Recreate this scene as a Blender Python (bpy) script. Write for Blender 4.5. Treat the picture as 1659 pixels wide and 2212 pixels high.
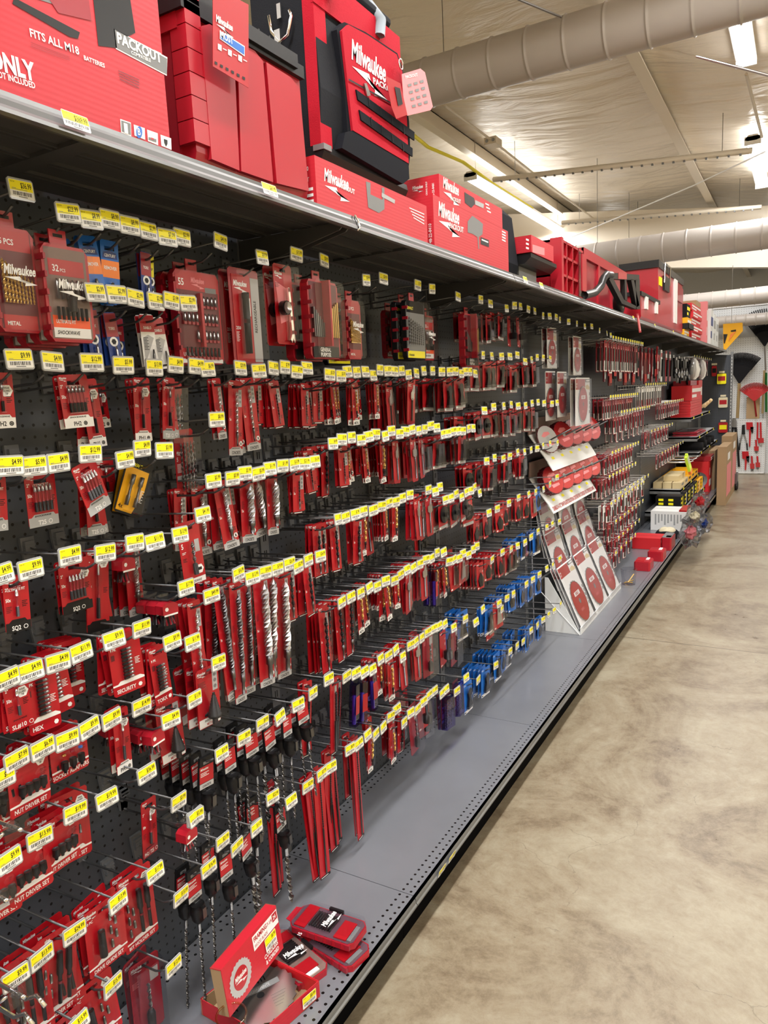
import bpy, math, random
from math import pi, sin, cos, radians as rad
from mathutils import Vector, Matrix
random.seed(7)
SC = bpy.context.scene
COL = SC.collection
for o in list(bpy.data.objects):
    bpy.data.objects.remove(o)

# ------------------------------------------------------------------ camera
F_PX, CX, CZ, YAW, PITCH, ROLL = 1558.57, 1.4242, 1.6344, .5261, .1569, -.049
fw = Vector((-sin(YAW)*cos(PITCH), cos(YAW)*cos(PITCH), -sin(PITCH)))
r0 = Vector((cos(YAW), sin(YAW), 0)); u0 = r0.cross(fw)
rt = cos(ROLL)*r0 + sin(ROLL)*u0; up = -sin(ROLL)*r0 + cos(ROLL)*u0
cam = bpy.data.cameras.new('camera'); cam.sensor_fit = 'VERTICAL'; cam.sensor_height = 36
cam.lens = F_PX/2212*36; cam.clip_start = .02; cam.clip_end = 80
co = bpy.data.objects.new('camera', cam); COL.objects.link(co)
M = Matrix((rt, up, -fw)).transposed().to_4x4(); M.translation = Vector((CX, 0, CZ))
co.matrix_world = M; SC.camera = co
def at(px, py, ax, v):
    """the place in the room seen at a measured photo point, on the plane axis = v"""
    d = fw + rt*((px-829.5)/F_PX) - up*((py-1106)/F_PX)
    return Vector((CX, 0, CZ)) + d*((v-(CX, 0, CZ)[ax])/d[ax])

# ------------------------------------------------------------------ world, lights, exposure
w = bpy.data.worlds.new('world'); SC.world = w; w.use_nodes = True
w.node_tree.nodes['Background'].inputs[0].default_value = (.86, .92, 1, 1)
w.node_tree.nodes['Background'].inputs[1].default_value = .25
SC.view_settings.view_transform = 'Standard'; SC.view_settings.look = 'None'
SC.view_settings.exposure = -.06; SC.view_settings.gamma = 1
SC.view_settings.use_curve_mapping = False
SC.cycles.max_bounces = 6; SC.cycles.transparent_max_bounces = 12
SC.cycles.sample_clamp_indirect = 4
LIGHT_W = 105
FIX = [  # x, y0, y1, z of every strip light
    (1.12, -6.4, -4.0, 4.3), (1.1, -3.4, -1.0, 4.3), (1.08, -.4, 2.0, 4.3), (1.04, 2.6, 5.0, 4.32), (.86, 5.98, 8.2, 4.6),
    (.80, 10.41, 12.81, 4.5), (-2.53, 9.54, 13.8, 4.5), (-2.5, -.6, 1.8, 4.5), (-2.5, -5.5, -3.1, 4.5),
    (4.4, -2, .4, 4.1), (4.4, 3, 5.4, 4.1), (4.4, 8, 10.4, 4.1), (.8, 16, 18.4, 4.4), (-2.5, 16.4, 18.8, 4.6)]

# ------------------------------------------------------------------ materials
MT = {}
def mat(n, c, rough=.45, metal=0, spec=.5, coat=0, emit=0, alpha=None):
    m = bpy.data.materials.new(n); m.use_nodes = True
    b = m.node_tree.nodes['Principled BSDF']
    b.inputs['Base Color'].default_value = (*c, 1); b.inputs['Roughness'].default_value = rough
    b.inputs['Metallic'].default_value = metal; b.inputs['Specular IOR Level'].default_value = spec
    b.inputs['Coat Weight'].default_value = coat
    if emit:
        b.inputs['Emission Color'].default_value = (*c, 1); b.inputs['Emission Strength'].default_value = emit
    MT[n] = m; return m
mat('red', (.41, .005, .012), .34, coat=.1); mat('deep_red', (.30, .008, .022), .33, coat=.2)
mat('plastic_red', (.40, .009, .022), .32, coat=.15); mat('bright_red', (.58, .014, .022), .4)
mat('dark_red', (.11, .006, .012), .35); mat('orange_red', (.85, .09, .01), .4)
mat('white', (.82, .82, .82), .4); mat('cream', (.72, .64, .44), .5); mat('grey', (.36, .37, .38), .45)
mat('label_grey', (.42, .42, .43), .4); mat('mid_grey', (.17, .175, .18), .5); mat('black', (.010, .010, .011), .36, spec=.3)
mat('matte_black', (.009, .009, .011), .75, spec=.15); mat('fabric_black', (.008, .009, .013), .85, spec=.12)
mat('steel', (.55, .55, .56), .28, 1); mat('chrome', (.8, .8, .8), .12, 1); mat('dark_steel', (.16, .16, .165), .32, 1)
mat('gold', (.62, .40, .12), .3, 1); mat('wire', (.10, .10, .105), .38, .6); mat('bracket_grey', (.13, .135, .145), .5)
mat('yellow', (.93, .83, .0), .45); mat('amber', (.86, .42, .0), .45); mat('blue', (.008, .13, .52), .35)
mat('navy', (.012, .04, .22), .35); mat('orange', (.85, .22, .03), .4); mat('purple', (.05, .02, .14), .25)
mat('kraft', (.36, .24, .13), .75); mat('tan', (.62, .50, .28), .6); mat('wood', (.66, .50, .27), .55)
mat('pink', (.75, .22, .24), .5); mat('green', (.02, .24, .05), .4); mat('lime', (.62, .85, .05), .4)
mat('blade_red', (.42, .015, .02), .3, coat=.3); mat('rack_white', (.75, .77, .78), .35)
mat('holder', (.36, .37, .37), .25); mat('strap_grey', (.2, .23, .26), .8)
mat('tube', (1, .98, .95), .4, emit=9.0)
mat('beam', (.72, .65, .54), .45); mat('duct', (.42, .385, .36), .42); mat('rear_white', (.7, .7, .7), .5)
mat('lip', (.17, .175, .18), .28, .5); mat('shelf_dark', (.075, .072, .07), .42, .3)
mat('kick', (.0025, .0025, .003), .7, spec=.03); mat('case_dark', (.10, .05, .07), .5); mat('taupe', (.20, .13, .11), .5); mat('skin', (.72, .55, .36), .6)

def nodes(m):
    return m.node_tree.nodes, m.node_tree.links, m.node_tree.nodes['Principled BSDF']
def clear_mat(n, tint, gl=.10, rough=.06):
    m = bpy.data.materials.new(n); m.use_nodes = True; nt = m.node_tree; nt.nodes.clear()
    o = nt.nodes.new('ShaderNodeOutputMaterial'); mx = nt.nodes.new('ShaderNodeMixShader')
    t = nt.nodes.new('ShaderNodeBsdfTransparent'); g = nt.nodes.new('ShaderNodeBsdfGlossy')
    fr = nt.nodes.new('ShaderNodeFresnel'); fr.inputs[0].default_value = 1.33
    ad = nt.nodes.new('ShaderNodeMath'); ad.operation = 'ADD'; ad.inputs[1].default_value = gl
    t.inputs[0].default_value = (*tint, 1); g.inputs['Roughness'].default_value = rough
    g.inputs[0].default_value = (.9, .9, .92, 1)
    ge = nt.nodes.new('ShaderNodeNewGeometry'); iv = nt.nodes.new('ShaderNodeMath'); iv.operation = 'SUBTRACT'; iv.inputs[0].default_value = 1; nt.links.new(ge.outputs['Backfacing'], iv.inputs[1])
    mu = nt.nodes.new('ShaderNodeMath'); mu.operation = 'MULTIPLY'; nt.links.new(ad.outputs[0], mu.inputs[0]); nt.links.new(iv.outputs[0], mu.inputs[1])
    nt.links.new(fr.outputs[0], ad.inputs[0]); nt.links.new(mu.outputs[0], mx.inputs[0])
    nt.links.new(t.outputs[0], mx.inputs[1]); nt.links.new(g.outputs[0], mx.inputs[2])
    nt.links.new(mx.outputs[0], o.inputs[0]); MT[n] = m
clear_mat('clear', (.96, .96, .97), .0, .04); clear_mat('clear_purple', (.45, .38, .75), .06)
clear_mat('bag_clear', (.80, .81, .83), .32, .18); clear_mat('amber_clear', (.85, .62, .35), .08); clear_mat('clear_haze', (.84, .84, .86), .06, .10)

def tex_coord(ns, lk, scale=(1, 1, 1)):
    tc = ns.new('ShaderNodeTexCoord'); mp = ns.new('ShaderNodeMapping'); mp.inputs['Scale'].default_value = scale
    lk.new(tc.outputs['Object'], mp.inputs[0]); return mp.outputs[0]
def mth(ns, lk, op, a, b=None):
    n = ns.new('ShaderNodeMath'); n.operation = op
    for i, v in enumerate((a, b)):
        if v is None: continue
        if isinstance(v, (int, float)): n.inputs[i].default_value = v
        else: lk.new(v, n.inputs[i])
    return n.outputs[0]
def peg(m, a1, a2, base, dark, r=.0034, pitch=.0254, rows=None, off=(0, 0)):
    """round punched holes on a 1 inch grid; rows: keep only holes near these values of axis a1"""
    ns, lk, b = nodes(m); v = tex_coord(ns, lk); sp = ns.new('ShaderNodeSeparateXYZ'); lk.new(v, sp.inputs[0])
    A, B = sp.outputs[a1], sp.outputs[a2]
    def cell(x, o):
        q = mth(ns, lk, 'ADD', x, 50*pitch-o); q = mth(ns, lk, 'MODULO', q, pitch); q = mth(ns, lk, 'SUBTRACT', q, pitch/2)
        return mth(ns, lk, 'POWER', mth(ns, lk, 'ABSOLUTE', q), 2.0)
    if rows:
        da = None
        for rr in rows:
            q = mth(ns, lk, 'POWER', mth(ns, lk, 'ABSOLUTE', mth(ns, lk, 'SUBTRACT', A, rr)), 2.0)
            da = q if da is None else mth(ns, lk, 'MINIMUM', da, q)
    else: da = cell(A, off[0])
    d = mth(ns, lk, 'ADD', da, cell(B, off[1]))
    hit = mth(ns, lk, 'LESS_THAN', d, r*r)
    mx = ns.new('ShaderNodeMix'); mx.data_type = 'RGBA'; lk.new(hit, mx.inputs[0])
    nz = ns.new('ShaderNodeTexNoise'); nz.inputs['Scale'].default_value = 3; nz.inputs['Detail'].default_value = 4; lk.new(v, nz.inputs[0])
    cr = ns.new('ShaderNodeValToRGB'); cr.color_ramp.elements[0].position = .3; cr.color_ramp.elements[1].position = .75
    cr.color_ramp.elements[0].color = (*[c*.9 for c in base], 1); cr.color_ramp.elements[1].color = (*[c*1.07 for c in base], 1)
    lk.new(nz.outputs[0], cr.inputs[0]); lk.new(cr.outputs[0], mx.inputs[6]); mx.inputs[7].default_value = (*dark, 1)
    lk.new(mx.outputs[2], b.inputs['Base Color'])
mat('pegboard', (.1, .1, .1), .42, .2); peg(MT['pegboard'], 1, 2, (.062, .070, .086), (.004, .004, .004))
mat('pegboard_end', (.1, .1, .1), .42, .2); peg(MT['pegboard_end'], 0, 2, (.062, .070, .086), (.004, .004, .004))
mat('pegboard_white', (.7, .7, .7), .5); peg(MT['pegboard_white'], 0, 2, (.66, .68, .70), (.10, .10, .11), .0046, .0381)
mat('deck', (.3, .3, .3), .27, .15); peg(MT['deck'], 0, 1, (.178, .186, .212), (.004, .004, .004), .0042, .0254, (.4565, .431, .0445, .019), (0, 1.7045))

def floor_mat():
    m = mat('floor', (.3, .26, .2), .3, spec=.45); ns, lk, b = nodes(m); v = tex_coord(ns, lk)
    n1 = ns.new('ShaderNodeTexNoise'); n1.inputs['Scale'].default_value = 1.4; n1.inputs['Detail'].default_value = 14; n1.inputs['Roughness'].default_value = .72; n1.inputs['Distortion'].default_value = 1.6
    n2 = ns.new('ShaderNodeTexNoise'); n2.inputs['Scale'].default_value = 14; n2.inputs['Detail'].default_value = 14; n2.inputs['Roughness'].default_value = .85; n2.inputs['Distortion'].default_value = .4
    lk.new(v, n1.inputs[0]); lk.new(v, n2.inputs[0])
    c1 = ns.new('ShaderNodeValToRGB'); e = c1.color_ramp.elements; e[0].position = .40; e[1].position = .60
    e[0].color = (.135, .098, .062, 1); e[1].color = (.315, .280, .205, 1)
    x = e.new(.49); x.color = (.235, .192, .130, 1)
    mixv = mth(ns, lk, 'ADD', mth(ns, lk, 'MULTIPLY', n1.outputs[0], .62), mth(ns, lk, 'MULTIPLY', n2.outputs[0], .38))
    lk.new(mixv, c1.inputs[0])
    # small dark pits
    vo = ns.new('ShaderNodeTexVoronoi'); vo.inputs['Scale'].default_value = 9; lk.new(v, vo.inputs[0])
    pit = mth(ns, lk, 'LESS_THAN', vo.outputs['Distance'], .03)
    # saw-cut joints
    sp = ns.new('ShaderNodeSeparateXYZ'); lk.new(v, sp.inputs[0])
    j = mth(ns, lk, 'LESS_THAN', mth(ns, lk, 'ABSOLUTE', mth(ns, lk, 'SUBTRACT', sp.outputs[1], 4.72)), .005)
    vc = ns.new('ShaderNodeTexVoronoi'); vc.feature = 'DISTANCE_TO_EDGE'; vc.inputs['Scale'].default_value = 1.9
    nd = ns.new('ShaderNodeTexNoise'); nd.inputs['Scale'].default_value = 4; nd.inputs['Detail'].default_value = 6; lk.new(v, nd.inputs[0])
    vm = ns.new('ShaderNodeVectorMath'); vm.operation = 'MULTIPLY_ADD'; lk.new(nd.outputs['Color'], vm.inputs[0]); vm.inputs[1].default_value = (.35, .35, .35); lk.new(v, vm.inputs[2]); lk.new(vm.outputs[0], vc.inputs[0])
    crk = mth(ns, lk, 'LESS_THAN', vc.outputs['Distance'], .0035); msk = mth(ns, lk, 'GREATER_THAN', n1.outputs[0], .53)
    k = mth(ns, lk, 'MAXIMUM', mth(ns, lk, 'MAXIMUM', mth(ns, lk, 'MULTIPLY', pit, .35), mth(ns, lk, 'MULTIPLY', mth(ns, lk, 'MULTIPLY', crk, msk), .3)), mth(ns, lk, 'MULTIPLY', j, .7))
    mx = ns.new('ShaderNodeMix'); mx.data_type = 'RGBA'; lk.new(k, mx.inputs[0]); lk.new(c1.outputs[0], mx.inputs[6]); mx.inputs[7].default_value = (.05, .035, .02, 1)
    lk.new(mx.outputs[2], b.inputs['Base Color'])
    rr = ns.new('ShaderNodeMapRange'); lk.new(n1.outputs[0], rr.inputs[0]); rr.inputs[3].default_value = .2; rr.inputs[4].default_value = .42
    lk.new(rr.outputs[0], b.inputs['Roughness'])
    bp = ns.new('ShaderNodeBump'); bp.inputs['Strength'].default_value = .12; bp.inputs['Distance'].default_value = .01; lk.new(n2.outputs[0], bp.inputs['Height']); lk.new(bp.outputs[0], b.inputs['Normal'])
floor_mat()
def ceil_mat():
    m = mat('ceiling_fabric', (.80, .72, .60), .3, spec=.5); ns, lk, b = nodes(m); v = tex_coord(ns, lk, (.8, 2.4, 1))
    n = ns.new('ShaderNodeTexNoise'); n.inputs['Scale'].default_value = 1.0; n.inputs['Detail'].default_value = 5; n.inputs['Distortion'].default_value = .8; lk.new(v, n.inputs[0])
    bp = ns.new('ShaderNodeBump'); bp.inputs['Strength'].default_value = .55; bp.inputs['Distance'].default_value = .18; lk.new(n.outputs[0], bp.inputs['Height']); lk.new(bp.outputs[0], b.inputs['Normal'])
ceil_mat()
def corrugate(name, base):
    m = mat(name, base, .45); ns, lk, b = nodes(m); v = tex_coord(ns, lk)
    wv = ns.new('ShaderNodeTexWave'); wv.bands_direction = 'Z'; wv.inputs['Scale'].default_value = 34; lk.new(v, wv.inputs[0])
    bp = ns.new('ShaderNodeBump'); bp.inputs['Strength'].default_value = .10; bp.inputs['Distance'].default_value = .001; lk.new(wv.outputs[0], bp.inputs['Height']); lk.new(bp.outputs[0], b.inputs['Normal'])
corrugate('carton_red', (.50, .014, .028))
def barcode():
    m = mat('barcode', (.8, .8, .8), .5); ns, lk, b = nodes(m); v = tex_coord(ns, lk, (1, .02, .02))
    n = ns.new('ShaderNodeTexNoise'); n.inputs['Scale'].default_value = 620; n.inputs['Detail'].default_value = 0; lk.new(v, n.inputs[0])
    h = mth(ns, lk, 'LESS_THAN', n.outputs[0], .52); mx = ns.new('ShaderNodeMix'); mx.data_type = 'RGBA'; lk.new(h, mx.inputs[0])
    mx.inputs[6].default_value = (.72, .72, .72, 1); mx.inputs[7].default_value = (.03, .03, .03, 1); lk.new(mx.outputs[2], b.inputs['Base Color'])
barcode()
def weave(name, c):
    m = mat(name, c, .85, spec=.15); ns, lk, b = nodes(m); v = tex_coord(ns, lk)
    n = ns.new('ShaderNodeTexNoise'); n.inputs['Scale'].default_value = 300; lk.new(v, n.inputs[0])
    bp = ns.new('ShaderNodeBump'); bp.inputs['Strength'].default_value = .3; bp.inputs['Distance'].default_value = .002; lk.new(n.outputs[0], bp.inputs['Height']); lk.new(bp.outputs[0], b.inputs['Normal'])
weave('canvas_red', (.42, .009, .024)); weave('canvas_black', (.012, .013, .017))

# ------------------------------------------------------------------ mesh helpers
_glyph = {}
def text_geo(s, bold):
    k = (s, bold)
    if k not in _glyph:
        c = bpy.data.curves.new('t', 'FONT'); c.body = s; c.size = 1; c.offset = bold; c.resolution_u = 2; c.fill_mode = 'FRONT'
        o = bpy.data.objects.new('t', c); m = o.to_mesh()
        vs = [tuple(v.co) for v in m.vertices]; fs = [tuple(p.vertices) for p in m.polygons]
        o.to_mesh_clear(); bpy.data.objects.remove(o); bpy.data.curves.remove(c)
        if vs:
            x0 = min(v[0] for v in vs); x1 = max(v[0] for v in vs); vs = [(v[0]-x0, v[1], 0) for v in vs]; wd = x1-x0
        else: wd = .1
        _glyph[k] = (vs, fs, wd)
    return _glyph[k]
class MB:
    def __init__(s): s.v = []; s.f = []; s.m = []; s.ms = []; s.sm = []; s.T = Matrix()
    def mi(s, m):
        if m not in s.ms: s.ms.append(m)
        return s.ms.index(m)
    def add(s, vs, fs, m, smooth=False):
        n = len(s.v); k = s.mi(m)
        s.v += [tuple(s.T @ Vector(p)) for p in vs]
        for f in fs: s.f.append(tuple(i+n for i in f)); s.m.append(k); s.sm.append(smooth)
        return s
    def box(s, x0, x1, y0, y1, z0, z1, m):
        vs = [(x, y, z) for x in (x0, x1) for y in (y0, y1) for z in (z0, z1)]
        return s.add(vs, [(0, 1, 3, 2), (4, 6, 7, 5), (0, 4, 5, 1), (2, 3, 7, 6), (0, 2, 6, 4), (1, 5, 7, 3)], m)
    def rbox(s, x0, x1, y0, y1, z0, z1, c, m):
        """box with chamfered vertical-plane corners, outline in XZ"""
        P = [(x0+c, z0), (x1-c, z0), (x1, z0+c), (x1, z1-c), (x1-c, z1), (x0+c, z1), (x0, z1-c), (x0, z0+c)]
        return s.prism(P, y0, y1, m)
    def prism(s, P, y0, y1, m, ax=1):
        n = len(P)
        if ax == 1: vs = [(a, y0, b) for a, b in P]+[(a, y1, b) for a, b in P]
        elif ax == 2: vs = [(a, b, y0) for a, b in P]+[(a, b, y1) for a, b in P]
        else: vs = [(y0, a, b) for a, b in P]+[(y1, a, b) for a, b in P]
        fs = [tuple(range(n)), tuple(range(2*n-1, n-1, -1))]+[(i, i+n, (i+1) % n+n, (i+1) % n) for i in range(n)]
        return s.add(vs, fs, m)
    def poly(s, P, y, m): return s.add([(a, y, b) for a, b in P], [tuple(range(len(P)))], m)
    def rect(s, x0, x1, z0, z1, y, m): return s.poly([(x0, z0), (x1, z0), (x1, z1), (x0, z1)], y, m)
    def lathe(s, prof, m, n=10, c=(0, 0, 0), ax=2, cap=True):
        """prof: (r, t) along axis"""
        vs = []; fs = []
        for r, t in prof:
            for i in range(n):
                a = 2*pi*i/n; p = (r*cos(a), r*sin(a), t)
                if ax == 1: p = (p[0], p[2], p[1])
                if ax == 0: p = (p[2], p[0], p[1])
                vs.append((p[0]+c[0], p[1]+c[1], p[2]+c[2]))
        for j in range(len(prof)-1):
            for i in range(n): fs.append((j*n+i, j*n+(i+1) % n, (j+1)*n+(i+1) % n, (j+1)*n+i))
        if cap: fs += [tuple(range(n)), tuple(range((len(prof)-1)*n, len(prof)*n))]
        return s.add(vs, fs, m, True)
    def tube(s, P, r, m, n=6, closed=False):
        P = [Vector(p) for p in P]; vs = []; N = len(P); prev = None
        for i, p in enumerate(P):
            a = P[i-1] if i or closed else p; b = P[(i+1) % N] if i < N-1 or closed else p
            t = (b-a).normalized(); q = Vector((0, 0, 1)) if abs(t.z) < .9 else Vector((1, 0, 0))
            if prev is not None: q = prev
            e = (q-t*q.dot(t)).normalized(); g = t.cross(e); prev = e
            for k in range(n):
                an = 2*pi*k/n; vs.append(tuple(p+e*(r*cos(an))+g*(r*sin(an))))
        fs = []
        for j in range(N if closed else N-1):
            for i in range(n): fs.append((j*n+i, j*n+(i+1) % n, ((j+1) % N)*n+(i+1) % n, ((j+1) % N)*n+i))
        if not closed: fs += [tuple(range(n)), tuple(range((N-1)*n, N*n))]
        return s.add(vs, fs, m, True)
    def text(s, t, x, z, h, y, m, bold=.012, shear=0, wide=.85, fit=None, rot=0, align='l'):
        vs, fs, wd = text_geo(t, bold); sc = h/.72; sx = sc*wide
        if fit: sx = fit/wd
        ox = 0 if align == 'l' else (-wd*sx/2 if align == 'c' else -wd*sx)
        c, q = cos(rot), sin(rot); out = []
        for a, b, _ in vs:
            X = ox+a*sx+b*sc*shear; Z = b*sc; out.append((x+X*c-Z*q, y, z+X*q+Z*c))
        return s.add(out, fs, m)
    def logo(s, x, z, wdt, y, m, rot=0):
        """sheared script word with the split lightning bolt under it"""
        rot = 0; s.text('Milwaukee', x, z, wdt*.27, y, m, bold=.03, shear=.15, fit=wdt*.97, rot=rot)
        c, q = cos(rot), sin(rot)
        for T in ([(.0, -.10), (.47, -.05), (.55, -.20), (.42, -.17)], [(.40, -.10), (.55, -.20), (1.0, -.24), (.60, -.30), (.63, -.22)]):
            s.add([(x+a*wdt*c-b*wdt*q, y, z+a*wdt*q+b*wdt*c) for a, b in T], [(0, 1, 2, 3) if len(T) == 4 else (0, 1, 2, 3, 4)], m)
        return s
    def mesh(s, name):
        me = bpy.data.meshes.new(name); me.from_pydata(s.v, [], s.f)
        for m in s.ms: me.materials.append(MT[m])
        me.polygons.foreach_set('material_index', s.m); me.polygons.foreach_set('use_smooth', s.sm)
        me.update(); return me
def circle(cx, cz, r, n=20, a0=0): return [(cx+r*cos(a0+2*pi*i/n), cz+r*sin(a0+2*pi*i/n)) for i in range(n)]
def twist(mb, x, y, z0, z1, r, m, turns=None, flat=.5, n=8):
    """a fluted twist-drill body, tip at z1"""
    L = abs(z1-z0); turns = turns or L/(r*7); st = max(6, int(turns*7)); vs = []; fs = []
    for j in range(st+1):
        t = j/st; a = 2*pi*turns*t; k = 1 if t < .93 else (1-t)/.07*.9+.1
        for i in range(n):
            b = 2*pi*i/n; X = r*k*cos(b); Y = r*k*flat*sin(b)
            vs.append((x+X*cos(a)-Y*sin(a), y+X*sin(a)+Y*cos(a), z0+(z1-z0)*t))
    for j in range(st):
        for i in range(n): fs.append((j*n+i, j*n+(i+1) % n, (j+1)*n+(i+1) % n, (j+1)*n+i))
    fs += [tuple(range(n)), tuple(range(st*n, st*n+n))]
    mb.add(vs, fs, m, False)

# ------------------------------------------------------------------ things, parts, instances
def new(name, data, parent=None, loc=None, rot=None):
    o = bpy.data.objects.new(name, data); COL.objects.link(o)
    if parent: o.parent = parent
    if loc is not None: o.location = loc
    if rot is not None: o.rotation_euler = rot
    return o
def tag(o, label, cat, group=None):
    o['label'] = label; o['category'] = cat
    if group: o['group'] = group
    return o
def inst(spec, loc, rot, label, cat, group=None, parent=None):
    """spec = (name, mesh or None, [child specs]); meshes are shared by the copies"""
    o = new(spec[0], spec[1], parent, loc, rot)
    if label: tag(o, label, cat, group)
    for c in spec[2]: inst(c, None, None, None, None, None, o)
    return o
def thing(name, mb, label, cat, loc=(0, 0, 0), rot=(0, 0, 0), group=None, parts=()):
    o = new(name, mb.mesh(name) if mb else None, None, loc, rot); tag(o, label, cat, group)
    for pn, pm in parts: new(pn, pm.mesh(pn), o)
    return o
def struct(name, mb):
    o = new(name, mb.mesh(name)); o['kind'] = 'structure'; return o
ORD = 'zeroth first second third fourth fifth sixth seventh eighth ninth tenth eleventh twelfth thirteenth fourteenth fifteenth sixteenth seventeenth eighteenth nineteenth twentieth'.split()
FACE = pi/2       # things are modelled facing -Y; this turns them to face the aisle (+X)
YA, LU = 1.7045, 1.2192

# ================================================================== THE ROOM
b = MB(); b.box(-6, 5.5, -7, 24, -.1, 0, 'floor'); struct('floor', b)
def ceil_z(x): return 4.82-.082*x
b = MB(); vs = []; fs = []; nx, ny = 84, 64
for i in range(nx+1):
    for j in range(ny+1):
        x = -6+11.5*i/nx; y = -7+31*j/ny; t = ((x+.1) % 2.45)/2.45; q = (y % 3.1)/3.1
        vs.append((x, y, ceil_z(x)-.10*sin(pi*t)*(.6+.4*sin(pi*q))+.012*sin(9*y+3*sin(4*x))*sin(pi*t)))
for i in range(nx):
    for j in range(ny): a = i*(ny+1)+j; fs.append((a, a+1, a+ny+2, a+ny+1))
b.add(vs, fs, 'ceiling_fabric', True); b.box(-6, 5.5, -7, 24, 5.45, 5.5, 'ceiling_fabric'); struct('ceiling', b)
for i, x in enumerate((-4.95, -2.55, -.05, 2.4, 4.8)):
    b = MB(); z = ceil_z(x)-.02
    b.box(x-.006, x+.0, -7, 24, z-.24, z, 'beam'); b.box(x, x+.11, -7, 24, z-.25, z-.235, 'beam'); b.box(x-.09, x, -7, 24, z-.012, z, 'beam')
    struct('trim_%d' % (i+1), b)
b = MB()   # tapered rafter across the room
P = [(-6, 4.25), (5.5, 2.85), (5.5, 3.75), (-6, 5.25)]
b.prism(P, 13.62, 13.78, 'beam'); struct('trim_6', b)
b = MB(); P = [(-6, 5.05), (5.5, 4.15), (5.5, 4.4), (-6, 5.3)]; b.prism(P, -3.4, -3.2, 'beam'); struct('trim_7', b)
for n, a in (('wall_left', (-6.1, -6, -7, 24)), ('wall_right', (5.5, 5.6, -7, 24)), ('wall_front', (-6.1, 5.6, -7.1, -7)), ('wall_far', (-6.1, 5.6, 24, 24.1))):
    b = MB(); b.box(*a, 0, 5.5, 'cream' if n != 'wall_far' else 'rear_white'); struct(n, b)
b = MB(); b.box(-4, 4, 14.25, 14.35, 0, 2.95, 'pegboard_white'); b.box(-4, 4, 14.235, 14.25, 2.36, 2.62, 'grey'); b.box(-4, 4, 14.23, 14.36, 2.88, 3.0, 'rear_white')
struct('wall_back', b)

# ducts: (y, x of a seen point, z, diameter)
for i, (p, y, D) in enumerate((((1342, 59), 5.85, .36), ((1500, 526), 11.0, .385), ((1600, 642), 13.2, .262), ((1640, 689), 13.95, .196))):
    q = at(p[0], p[1], 1, y); R = D/2; b = MB(); pr = [(R, -5.5)]; x = -5.4; st = .29 if i == 0 else D*.78
    while x < 5: pr += [(R, x-.022), (R, x-.0075), (R+.008, x-.004), (R+.008, x+.004), (R, x+.0075), (R, x+.022)]; x += st
    b.lathe(pr+[(R, 5.2)], 'duct', 40, (0, y, q.z), 0)
    o = thing('round_duct', b, ['large round ceiling duct with raised seams, closest to camera', 'second round ceiling duct, above the red storage boxes', 'third round ceiling duct, just under the white header beam',
               'smallest round ceiling duct, crossing above the white pegboard wall'][i], 'duct')
    h = MB()
    for x in (-3.6, -1.2, 1.6, 4):
        h.tube([(x, y, q.z+R), (x, y, ceil_z(x)-.05)], .004, 'steel', 5)
    new('hanger', h.mesh('hanger'), o)

# strip lights
FNAME = {4: 'strip light hanging behind the large duct, over the aisle', 5: 'bright strip light over the aisle, far end of a conduit', 6: 'long bright strip light above the red storage boxes'}
for i, (x, y0, y1, z) in enumerate(FIX):
    b = MB()
    P = [(x-.05, z+.07), (x+.05, z+.07), (x+.09, z+.015), (x+.05, z+.0), (x-.05, z+.0), (x-.09, z+.015)]
    b.prism(P, y0, y1, 'white')
    o = thing('strip_light', b, FNAME.get(i, 'white fluorescent strip light hung from the ceiling, %s of the unseen ones' % ORD[i+1]), 'light fixture', group=None if i in FNAME else 'strip lights out of view')
    if i not in FNAME: o['label'] = 'white fluorescent strip light hung from the ceiling out of view'
    for dx in (-.045, .045):
        t = MB(); t.lathe([(.008, y0+.03), (.019, y0+.05), (.019, y1-.05), (.008, y1-.03)], 'tube', 12, (x+dx, 0, z-.025), 1); new('fluorescent_tube', t.mesh('fluorescent_tube'), o)
    for y in (y0, y1-.02): e = MB(); e.box(x-.09, x+.09, y, y+.02, z-.045, z+.05, 'white'); new('lamp_holder', e.mesh('lamp_holder'), o)
    r = MB()
    for y in (y0+.2, y1-.2): r.tube([(x, y, z+.07), (x, y, ceil_z(x)-.02)], .006, 'beam', 5)
    new('hanger', r.mesh('hanger'), o)
    L = bpy.data.lights.new('strip_lamp', 'AREA'); L.shape = 'RECTANGLE'; L.size = .16; L.size_y = y1-y0-.1; L.energy = LIGHT_W*(y1-y0)/2.4; L.color = (1, .985, .965)
    lo = new('strip_lamp', L, o, (x, (y0+y1)/2, z-.052)); lo['kind'] = 'helper'
    L.spread = rad(178)
    U = L.copy(); U.energy *= .16; uo = new('strip_uplight', U, o, (x, (y0+y1)/2, z+.075), (pi, 0, 0)); uo['kind'] = 'helper'

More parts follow.
